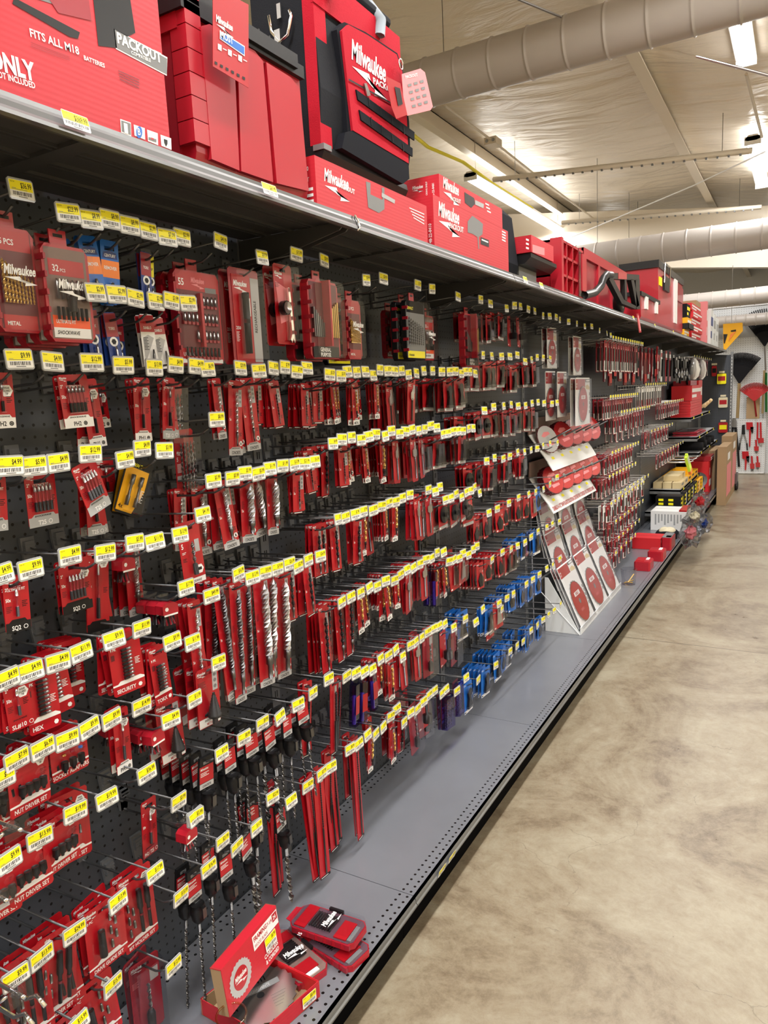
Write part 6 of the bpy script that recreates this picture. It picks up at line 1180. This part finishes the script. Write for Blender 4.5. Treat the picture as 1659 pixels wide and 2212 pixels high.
for nm, A_, B_, n, codes, npk in FAR:
    a = at(*A_, 0, HL); c = at(*B_, 0, HL); z = (a.z+c.z)/2; a.z = c.z = z
    for i in range(n):
        p = a+(c-a)*(i/(n-1)); y = p.y+random.uniform(-.006, .006)
        o = new('chrome_display_hook', CH, None, (0, y, z), (0, 0, FACE)); tag(o, 'chrome hook with small yellow tag, %s in the %s far row' % (ORD[i+1], nm), 'price hook')
        nh += 1; code = codes[i % len(codes)]; sp = TYPES[code][1]
        wh = '%s chrome hook, %s far row' % (ORD[i+1], nm)
        for k in range(npk):
            x = .20-k*(.03+.01*(i % 3))
            inst(get(code, True), (x, y, z-.028), (0, rad(random.uniform(-4, 4)), FACE+rad(random.uniform(-12, 6))), '%s, %s' % (TYPES[code][2], wh), TYPES[code][3], 'packs on the '+wh if npk > 1 else None)
# long dark saw-blade pouches along the top of bays five and six
for i in range(26):
    y = 5.45+i*.088+random.uniform(-.01, .01); m_ = i % 5
    k = ('pouch', m_)
    if k not in _spec:
        b = MB(); h = (.30, .26, .33, .28, .24)[m_]; w_ = .060; yq = cardback(b, w_, h, ('dark_red', 'deep_red', 'dark_red', 'matte_black', 'deep_red')[m_], .016, True, .006, .004); b.rect(-w_/2+.006, w_/2-.006, .016-h+.02, .016-h+.09, yq-.003, ('grey', 'white', 'blade_red', 'red', 'label_grey')[m_]); b.rect(-w_/2, w_/2, -.03, -.005, yq-.003, 'black'); b.poly([(-w_/2+.004, -.04), (w_/2-.004, -.04), (0, -.12)], yq-.003, 'blade_red'); b.tube([(0, .168, 0), (0, -.02, 0)], .002, 'wire', 4); _spec[k] = ('long_blade_pouch', b.mesh('long_blade_pouch'), [])
    inst(_spec[k], (.17+.02*(i % 2), y, 1.955), (0, rad(random.uniform(-2, 2)), FACE+rad(random.uniform(-14, 4))), 'long dark red saw blade pouch, %s along the top of the fifth and sixth bays' % (ORD[i+1] if i < 20 else 'twenty-'+ORD[i-19]), 'blade pouch')
def hang(name, b, lab, cat, x, y, z, rz=0):
    b.tube([(0, x-.002, -.003), (0, -.03, -.003)], .002, 'wire', 4); return thing(name, b, lab, cat, (x, y, z), (0, 0, FACE+rad(rz)))
# odd-shaped goods high in the seventh and eighth bays
b = MB(); b.prism([(-.05, -.32), (-.015, -.33), (.02, -.26), (.015, -.16), (.05, -.06), (.045, 0), (.0, .01), (-.03, -.08), (-.012, -.2)], -.012, 0, 'blade_red'); b.prism(circle(-.01, -.28, .03, 14), -.014, -.012, 'black'); b.prism(circle(.02, -.04, .03, 14), -.014, -.012, 'black'); b.rect(-.03, .02, -.2, -.13, -.015, 'white')
hang('red_blade_guard', b, 'curved red card with two black ends hanging high past the blade pouches', 'card', .22, 7.35, 1.98)
for i, (y, m_) in enumerate(((7.75, 'white'), (8.05, 'red'), (8.3, 'deep_red'))):
    b = MB(); b.prism([(-.045, -.30), (.045, -.30), (.045, .01), (-.045, .01)], -.003, 0, m_); b.prism([(-.02, -.25), (.02, -.25), (.0, -.08)], -.02, -.003, 'black'); b.rect(-.04, .04, -.06, -.02, -.0036, 'red' if m_ == 'white' else 'white'); hang('carded_hand_saw', b, 'tall %s tool card high on the board, %s of three' % (m_.replace('_', ' '), ORD[i+1]), 'tool card', .2, y, 1.96)
for i in range(7):
    b = MB(); s_ = .8+.1*(i % 3); b.prism([(-.035*s_, -.02), (.035*s_, -.02), (.015, -.10), (.03*s_, -.26*s_), (.0, -.30*s_), (-.03*s_, -.26*s_), (-.012, -.1)], -.022, -.002, ('black', 'mid_grey', 'matte_black')[i % 3]); b.prism([(-.014, -.02), (.014, -.02), (.014, .01), (-.014, .01)], -.004, -.002, 'white'); b.lathe([(.022*s_, -.24*s_), (.03*s_, -.2*s_), (.012, -.12)], 'dark_steel', 10, (0, -.022, 0))
    hang('hanging_pliers', b, 'dark hand tool hanging high in the seventh bay, %s of seven' % ORD[i+1], 'hand tool', .2, 8.55+i*.21, 1.93-.02*(i % 2), -8)
for i in range(5):
    b = MB(); s_ = 1+.2*(i % 2); P = [(.02, .0), (.05, -.04), (.065*s_, -.14), (.05*s_, -.22), (.02, -.26)]; b.lathe([(r, z) for r, z in P][::-1], ('clear_haze', 'white', 'clear')[i % 3], 10, (0, -.03, 0)); b.lathe([(.025, -.2), (.03, -.12), (.02, -.07)], ('mid_grey', 'label_grey', 'white')[i % 3], 8, (0, -.03, 0))
    hang('bagged_respirator', b, 'clear bag with pale mask hanging in the eighth bay, %s of five' % ORD[i+1], 'bagged goods', .22, 9.6+i*.27, 1.93, 0)
# shelves in the far bays
def bin_shelf(y0, y1, z, d, lab, lip=.04):
    b = MB(); b.box(.003, d, y0, y1, z-.02, z, 'grey'); b.box(d-.004, d, y0, y1, z-.03, z+.006, 'lip'); b.box(.003, d, y0, y0+.004, z-.05, z, 'mid_grey'); b.box(.003, d, y1-.004, y1, z-.05, z, 'mid_grey')
    o = thing('bin_shelf', b, lab, 'shelf'); 
    t = MB()
    for i in range(3): y = y0+.2+i*(y1-y0-.4)/2; t.box(d, d+.002, y, y+.06, z-.025, z+.0, 'yellow')
    new('shelf_label', t.mesh('shelf_label'), o); return o
bin_shelf(8.05, 10.22, .285, .372, 'lower projecting grey shelf holding black and yellow cartons'); bin_shelf(8.32, 10.0, .49, .325, 'upper projecting grey shelf holding tan and yellow cartons')
k = 0
for r in range(3):
    for c in range(5):
        y = 8.40+c*.30; x1 = .318-r*.1
        if x1-.09 < 0: continue
        kf = c < 2; nm = 'kraft_carton' if kf else 'yellow_carton'
        f = FB(x1); f.rect(y+.05, y+.2, .52, .545, f.Y(), 'mid_grey' if kf else 'black'); k += 1
        carton(x1-.09, x1, y, y+.27, .4905, .56, 'tan' if kf else 'amber', nm, '%s carton on the upper projecting shelf, %s row from the front, %s along' % ('small tan' if kf else 'yellow-topped', ORD[r+1], ORD[c+1]), 'box', f if r == 0 else None)
for c, (y, w_) in enumerate(((8.5, .24), (8.78, .24), (9.2, .25))):
    carton(.12, .28, y, y+w_, .5615, .62, 'tan' if c < 2 else 'amber', 'kraft_carton' if c < 2 else 'yellow_carton', 'second-layer %s carton on the upper projecting shelf, %s' % ('tan' if c < 2 else 'yellow', ('closest', 'middle', 'furthest')[c]), 'box')
for c in range(7):
    y = 8.12+c*.29; f = FB(.352); m_ = 'matte_black' if c < 5 else 'amber'
    for j in range(3): f.rect(y+.04, y+.12, .31+j*.045, .335+j*.045, f.Y(), 'yellow' if c < 5 else 'black')
    f.rect(y+.16, y+.20, .31, .43, f.Y(), 'white' if c % 2 else 'yellow')
    o = carton(.10, .352, y, y+.26, .286, .445 if c < 5 else .43, m_, 'battery_carton', '%s carton on the lower projecting shelf, %s from its closer end' % ('black and yellow' if c < 5 else 'yellow', ORD[c+1]), 'box', f)
    e = MB()
    for j in range(3):
        for q_ in range(2): e.rect(.13+q_*.10, .18+q_*.10, .31+j*.042, .335+j*.042, y-.0006, 'yellow')
    new('printed_end', e.mesh('printed_end'), o)
bin_shelf(9.3, 11.4, 1.225, .30, 'grey shelf with the big flat red cartons in the ninth bay'); bin_shelf(9.4, 11.4, .985, .36, 'grey shelf under the red carton shelf, stacked with clear red packs'); bin_shelf(9.6, 11.9, .775, .36, 'lowest of three grey shelves, under the black rolls')
for i in range(6): fbox(.06, .285-.004*(i % 2), 9.35, 10.35, 1.2262+i*.032, 1.257+i*.032, 'bright_red', 'flat red carton in the stack on the ninth bay shelf, %s from the bottom' % ORD[i+1], None)
fbox(.06, .29, 9.4, 10.3, 1.4195, 1.60, 'bright_red', 'larger red carton on top of the flat red stack', 'white'); fbox(.05, .25, 10.4, 10.8, 1.2262, 1.66, 'bright_red', 'upright red carton behind the red stack', 'white')
for i, z in enumerate((1.60, 1.63)): fbox(.05, .25, 9.6, 10.2, z+.001, z+.03, 'deep_red', 'thin dark red carton on the large red carton, %s' % ('lower', 'upper')[i], None)
for i in range(3): b = MB(); b.tube([(.14+.06*i, 11.0, 1.26+.02*i), (.30+.03*i, 10.85, 1.33+.03*i)], .022, 'wood', 10); thing('wooden_handle', b, 'pale wooden handle poking out beside the red cartons, %s' % ORD[i+1], 'handle')
for i in range(5):
    b = MB(); b.rbox(.06, .34, 0, .36, 0, .022, .006, 'deep_red'); b.box(.10, .30, .03, .33, .022, .026, 'clear_haze'); thing('flat_clear_pack', b, 'flat red pack in clear wrap on the second grey shelf, %s from the bottom' % ORD[i+1], 'pack', (0, 9.55+.25*(i % 3)*0+.3*(i % 3), .986+.03*(i//3)))
for i, (y, z) in enumerate(((9.9, .835), (10.3, .835), (10.1, .918), (10.8, .835), (11.2, .835))):
    b = MB(); b.lathe([(.015, .04), (.052, .04), (.052, .37), (.015, .37)], 'matte_black', 18, (0, y, z), 0); thing('black_roll', b, 'black fabric roll on the lowest grey shelf, %s of five' % ORD[i+1], 'roll')
for i in range(7):
    b = MB(); b.tube([(.02, 0, 0), (.33, 0, .0), (.36, 0, .015)], .006, 'steel', 6); thing('steel_peg', b, 'long steel peg below the black rolls, %s of seven' % ORD[i+1], 'hook', (0, 8.9+i*.17, .73-.01*(i % 2)))
# hi-vis pack, clear bags
b = MB(); b.prism([(-.05, -.20), (.05, -.20), (.045, -.01), (-.045, -.01)], -.03, -.002, 'lime'); b.prism([(-.05, -.24), (.05, -.24), (.05, -.20), (-.05, -.20)], -.03, -.002, 'orange'); b.rect(-.03, .03, -.12, -.04, -.031, 'label_grey')
o = hang('glove_pack', b, 'lime and orange glove pack hanging tilted above the tan cartons', 'gloves', .3, 8.75, .83); o.rotation_euler = (rad(-10), rad(-28), FACE)
def crumple(cx, cy, cz, rx, ry, rz_, m, seed):
    rn = random.Random(seed); b = MB(); vs = []; fs = []; N, K = 10, 14; ph = [rn.uniform(0, 6) for _ in range(4)]
    for i in range(N+1):
        for j in range(K):
            u = pi*i/N; v = 2*pi*j/K; k_ = 1+.16*sin(5*v+ph[0]+3*u)+.12*sin(7*u+ph[1])+rn.uniform(-.1, .1); vs.append((cx+rx*k_*sin(u)*cos(v), cy+ry*k_*sin(u)*sin(v), cz+rz_*k_*cos(u)))
    for i in range(N):
        for j in range(K): fs.append((i*K+j, i*K+(j+1) % K, (i+1)*K+(j+1) % K, (i+1)*K+j))
    b.add(vs, fs, m, False); return b
for i, (px, py, s_, m_, lab) in enumerate(((1512, 1085, .11, 'bright_red', 'clear bag with red contents spilling over the deck edge'), (1500, 1118, .10, 'cream', 'clear bag with cream contents hanging over the deck edge'), (1492, 1150, .11, 'pink', 'clear bag with pink contents drooping to the floor side'), (1520, 1130, .09, 'navy', 'clear bag with dark blue contents nearest the floor'))):
    p = at(px, py, 0, .47 if i == 0 else .585); b = crumple(p.x, p.y, max(p.z, .12), s_*.42, s_*1.3, s_*.5, m_, i); o = thing('clear_bag', crumple(p.x, p.y, max(p.z, .13), s_*.85, s_*2.9, s_*1.05, 'bag_clear', i+9), lab, 'bag'); new('contents', b.mesh('contents'), o)
# big cartons on the floor / deck at the end of the run
def bigbox(x0, x1, y0, y1, z0, z1, m, lab, m2=None):
    f = FB(x1); f.rect(y0+.1, y1-.1, z0+.1, z1-.25, f.Y(), m2 or 'deep_red'); f.rect(y0+.2, y1-.3, z1-.2, z1-.1, f.Y(), 'white')
    o = carton(x0, x1, y0, y1, z0, z1, m, 'shipping_carton', lab, 'box', f if m2 else None); return o
bigbox(.14, .40, 10.3, 10.75, ZD+.001, .60, 'bright_red', 'red speaker-style carton on the deck beside the brown cartons', 'white')
b = MB(); b.lathe([(.10, 10.2985), (.10, 10.2995)], 'grey', 28, (.29, 0, .36), 1); b.lathe([(.06, 10.297), (.06, 10.2985)], 'mid_grey', 28, (.29, 0, .36), 1); thing('round_print', b, 'grey round wheel picture on the end of the red carton', 'print')
bigbox(.49, .60, 10.45, 11.3, .0, .78, 'kraft', 'tall brown carton with red print standing on the floor against the deck', 'pink'); bigbox(.46, .60, 11.35, 12.2, .0, .86, 'kraft', 'taller brown carton with red print at the end of the shelving', 'pink')
bigbox(.05, .43, 10.8, 11.7, ZD+.001, .70, 'kraft', 'brown carton on the deck behind the red one', None); fbox(.08, .42, 10.35, 10.78, .602, .665, 'deep_red', 'flat dark red carton lying on the red speaker-style carton', 'white')
for i, y in enumerate((9.45, 9.75, 10.0)): fbox(.12, .36, y, y+.2, ZD+.001, .262, ('mid_grey', 'deep_red', 'grey')[i], 'small %s carton on the deck below the lower projecting shelf' % ('grey', 'dark red', 'pale grey')[i], 'white')
b = MB()
for y in (12.0, 12.15): b.lathe([(.02, .60), (.06, .605), (.06, .635), (.02, .64)], 'black', 18, (0, y, .06), 0)
b.box(.60, .63, 11.95, 12.2, .1, .25, 'dark_steel'); thing('cart_caster', b, 'black caster wheels of a cart behind the tall brown cartons', 'cart')
# small packs on the dark board at the far end
for i, (px, py, m_, m2, lab) in enumerate(((1543, 800, 'red', 'black', 'slim red pack with a yellow tag high on the dark end board'), (1559, 817, 'yellow', 'red', 'yellow and red pack high on the dark end board'), (1562, 868, 'cream', 'red', 'white and red pack halfway down the dark end board'), (1562, 922, 'red', 'yellow', 'red and yellow pack low on the dark end board'))):
    p = at(px, py, 1, YA+9*LU-.03); b = MB(); w_ = .035 if i == 0 else .065; b.rbox(-w_, w_, -.02, 0, -.17, -.01, .01, m_); b.rect(-w_*.8, w_*.8, -.12, -.05, -.0205, m2); b.rect(-.04, .04, .0, .03, -.01, 'cream'); b.tube([(0, .028, .0), (0, -.03, .0)], .004, 'steel', 5); thing('end_board_pack', b, lab, 'pack', (p.x, p.y, p.z+.08))

# ================================================================== THE BACK WALL
def onwall(px, py, y=14.23): p = at(px, py, 1, y); return (p.x, p.z)
b = MB(); x0, z0 = onwall(1569, 1020, 14.1); x1, z1 = onwall(1655, 905, 14.1); b.box(x0, x1, 14.1, 14.12, .02, z1, 'pegboard_white')
for (a0, a1, c0, c1) in ((x0, x1, z1-.006, z1+.004), (x0, x1, .015, .03), (x0, x0+.01, .02, z1), (x1-.01, x1, .02, z1)): b.box(a0, a1, 14.095, 14.125, c0, c1, 'rear_white')
b.box(x0+.1, x1-.1, 14.12, 14.2, .001, .03, 'rear_white')
thing('white_pegboard_panel', b, 'white pegboard panel with bolt cutters and pipe wrenches at the aisle end', 'board')
def W(L, d0, d1, m, b): return b.prism([onwall(a, c, 14.1) for a, c in L], 14.1-d1, 14.1-d0, m)
def wall_tool(name, lab, cat, parts, group=None):
    b = MB()
    for L, m in parts: W(L, .004, .03, m, b)
    return thing(name, b, lab, cat, group=group)
wall_tool('bolt_cutter', 'large black bolt cutter with open handles on the white panel', 'bolt cutter', (([(1583, 903), (1589, 903), (1592, 910), (1592, 925), (1580, 925), (1580, 910)], 'steel'), ([(1580, 923), (1586, 923), (1577, 962), (1573, 962)], 'black'), ([(1586, 923), (1592, 923), (1597, 975), (1599, 1008), (1594, 1008), (1592, 975)], 'black')))
wall_tool('bolt_cutter', 'smaller bolt cutter with silver arms, beside the large black one', 'bolt cutter', (([(1603, 918), (1609, 917), (1610, 938), (1602, 938)], 'black'), ([(1601, 938), (1605, 938), (1600, 959), (1597, 959)], 'steel'), ([(1607, 938), (1610, 938), (1615, 958), (1612, 958)], 'steel'), ([(1597, 957), (1600, 957), (1599, 972), (1596, 972)], 'black'), ([(1612, 957), (1615, 957), (1616, 972), (1613, 972)], 'black')))
for i, (x, y, h, fl, lab) in enumerate(((1617, 912, 52, 0, 'red pipe wrench hanging upright, top row of the white panel'), (1638, 912, 48, 1, 'red pipe wrench with two arms at the top of the panel'), (1608, 975, 40, 0, 'red pipe wrench hanging head up in the lower row of the panel'), (1622, 985, 32, 2, 'red pipe wrench hanging head down beside the lower one'), (1634, 985, 28, 2, 'small red pipe wrench, rightmost and lowest on the panel'), (1631, 950, 28, 2, 'red pipe wrench head down in the middle of the panel'))):
    if fl == 0: pr = (([(x-5, y), (x+9, y), (x+10, y+14), (x-4, y+16)], 'red'), ([(x+4, y+10), (x+11, y+10), (x+10, y+24), (x+5, y+20)], 'black'), ([(x+1, y+16), (x+6, y+16), (x+4, y+h), (x+1, y+h)], 'blade_red'))
    elif fl == 1: pr = (([(x-3, y), (x+1, y), (x, y+36), (x-4, y+36)], 'red'), ([(x+3, y), (x+7, y), (x+8, y+34), (x+4, y+34)], 'red'), ([(x-1, y+34), (x+12, y+34), (x+12, y+44), (x, y+45)], 'blade_red'), ([(x+2, y+45), (x+10, y+45), (x+8, y+50), (x+4, y+50)], 'steel'))
    else: pr = (([(x, y), (x+4, y), (x+5, y+h*.5), (x+1, y+h*.5)], 'red'), ([(x-2, y+h*.5), (x+8, y+h*.5), (x+8, y+h*.85), (x-1, y+h*.85)], 'blade_red'), ([(x, y+h*.85), (x+7, y+h*.85), (x+5, y+h), (x+1, y+h)], 'dark_steel'))
    wall_tool('pipe_wrench', lab, 'pipe wrench', pr)
wall_tool('small_label_pack', 'small dark blue pack with yellow label on the white panel', 'pack', (([(1577, 967), (1586, 967), (1586, 976), (1577, 976)], 'navy'), ([(1579, 968), (1584, 968), (1584, 971), (1579, 971)], 'yellow')))
def rake(cx, cz, apex, R_, a0, a1, n, m, lab, hm, foot, y=14.12, solid=.5, hr=.018):
    """fan head: apex below, tines spreading up; hm = handle material, foot = (x,z) of the handle end"""
    b = MB(); A = Vector((apex[0], y, apex[1])); P = [(A.x, A.z-.02)]
    for i in range(n+1): a = a0+(a1-a0)*i/n; P.append((A.x+R_*solid*cos(a), A.z+R_*solid*sin(a)))
    b.prism(P, y-.012, y, m)
    o = thing('leaf_rake', b, lab, 'rake'); t = MB()
    for i in range(n+1):
        a = a0+(a1-a0)*i/n; d = Vector((cos(a), 0, sin(a))); t.tube([A+d*(R_*solid*.9), A+d*(R_*.97), A+d*R_+Vector((0, -.03, 0))], .0085, m, 4)
    new('tine', t.mesh('tine'), o); h = MB(); h.tube([(A.x, y-.005, A.z), (foot[0], y-.02, foot[1])], hr, hm, 8); new('handle', h.mesh('handle'), o); return o
ax = onwall(1597, 828, 14.12); tp = onwall(1605, 762, 14.12); ft = onwall(1593, 903, 14.12)
rake(0, 0, ax, tp[1]-ax[1], rad(52), rad(122), 30, 'matte_black', 'large black fan rake with thick cream handle on the white pegboard wall', 'wood', ft, 14.12, .58, .026)
ax = onwall(1630, 858, 14.0); tp = onwall(1630, 827, 14.0); rake(0, 0, (ax[0], ax[1]-.06), tp[1]-ax[1]+.06, rad(40), rad(140), 24, 'blade_red', 'red fan rake hanging low beside the black one', 'red', onwall(1634, 900, 14.0), 14.0, .62, .014)
ax = onwall(1652, 748, 14.16); rake(0, 0, ax, .62, rad(60), rad(125), 22, 'matte_black', 'tall black rake partly hidden by the smallest duct', 'steel', onwall(1654, 800, 14.16), 14.16, .4, .014)
for i, (q0, q1, m_, lab) in enumerate((((1655, 805), (1655, 890), 'green', 'green tool handle standing at the edge of the pegboard wall'), ((1651, 800), (1647, 893), 'wood', 'pale wooden handle beside the green one'))):
    b = MB(); a = onwall(*q0, 14.05); c = onwall(*q1, 14.05); b.tube([(a[0], 14.05, a[1]), (c[0], 14.05, c[1])], .018, m_, 8); thing('garden_tool', b, lab, 'handle')
b = MB(); a = onwall(1613, 858, 14.1); c = onwall(1640, 904, 14.1); b.box(a[0], c[0], 14.1, 14.16, c[1], a[1], 'kraft'); thing('brown_carton', b, 'brown cardboard standing behind the red rake', 'box')
b = MB(); P = [(1562, 700), (1604, 697), (1605, 715), (1566, 758), (1563, 755)]
def on(L, y): return [((lambda p: (p.x, p.z))(at(a, c, 1, y))) for a, c in L]
b.prism(on(P, 13.6), 13.58, 13.6, 'amber'); b.prism(on([(1563, 722), (1572, 722), (1566, 742), (1564, 742)], 13.6), 13.572, 13.58, 'black'); b.prism(on([(1578, 722), (1590, 716), (1574, 738)], 13.6), 13.572, 13.58, 'orange'); b.prism(on([(1579, 714), (1590, 712), (1590, 716), (1579, 717)], 13.6), 13.572, 13.58, 'black')
b.tube([(at(1580, 698, 1, 13.6).x, 13.59, at(1580, 698, 1, 13.6).z), (at(1580, 698, 1, 13.6).x, 13.59, 3.5)], .004, 'steel', 4)
thing('orange_sign', b, 'orange triangular square-shaped sign hanging beneath the smallest duct', 'sign')
b = MB(); q0 = at(1559, 660, 1, 15.2); q1 = at(1580, 672, 1, 15.2); b.box(q0.x, 1.9, 15.2, 15.5, q0.z-.5, q0.z+.05, 'rear_white'); b.box(q0.x-.01, 1.9, 15.19, 15.2, q0.z-.12, q0.z-.11, 'grey'); b.box(q0.x+.1, q0.x+.15, 15.3, 15.35, 0, q0.z-.5, 'grey'); b.box(1.7, 1.75, 15.3, 15.35, 0, q0.z-.5, 'grey')
thing('white_cabinet', b, 'white cabinet top showing above the pegboard wall', 'cabinet')

# chrome hooks with clear plates close to the camera at the bottom corner
for i, (tip, lab) in enumerate((((38, 1790), 'chrome hook with clear plastic plate, upper of three at the picture corner'), ((8, 1942), 'chrome hook with clear plastic plate, middle of three at the picture corner'), ((45, 2150), 'chrome hook with clear plastic plate, lowest of three at the picture corner'))):
    x = .36; p = at(tip[0], tip[1], 0, x); b = MB(); b.tube([(.004, p.y, p.z-.012), (x, p.y, p.z), (x+.01, p.y, p.z)], .0032, 'chrome', 8); b.tube([(.004, p.y, p.z-.045), (x-.07, p.y, p.z-.045), (x-.045, p.y, p.z-.022)], .0034, 'chrome', 8); b.box(.0005, .008, p.y-.014, p.y+.014, p.z-.07, p.z+.012, 'bracket_grey')
    o = thing('chrome_scan_hook', b, lab, 'price hook'); t = MB(); t.box(x-.004, x-.001, p.y-.022, p.y+.022, p.z-.016, p.z+.016, 'clear_haze'); t.lathe([(.009, x-.020), (.007, x-.004)], 'clear_haze', 10, (0, p.y, p.z), 0); new('clear_plate', t.mesh('clear_plate'), o)
for i, (tip, lab) in enumerate((((96, 2160), 'bright chrome bent hook crossing the lower picture corner'), ((70, 2200), 'second bright chrome hook just below the bent one'))):
    x = .40; p = at(tip[0], tip[1], 0, x); b = MB(); b.tube([(.004, p.y, p.z-.03), (x-.05, p.y, p.z-.02), (x-.02, p.y, p.z), (x, p.y, p.z-.012)], .0036, 'chrome', 8); b.box(.0005, .008, p.y-.014, p.y+.014, p.z-.05, p.z, 'bracket_grey'); thing('chrome_hook', b, lab, 'hook')
print('CHROME', nh)
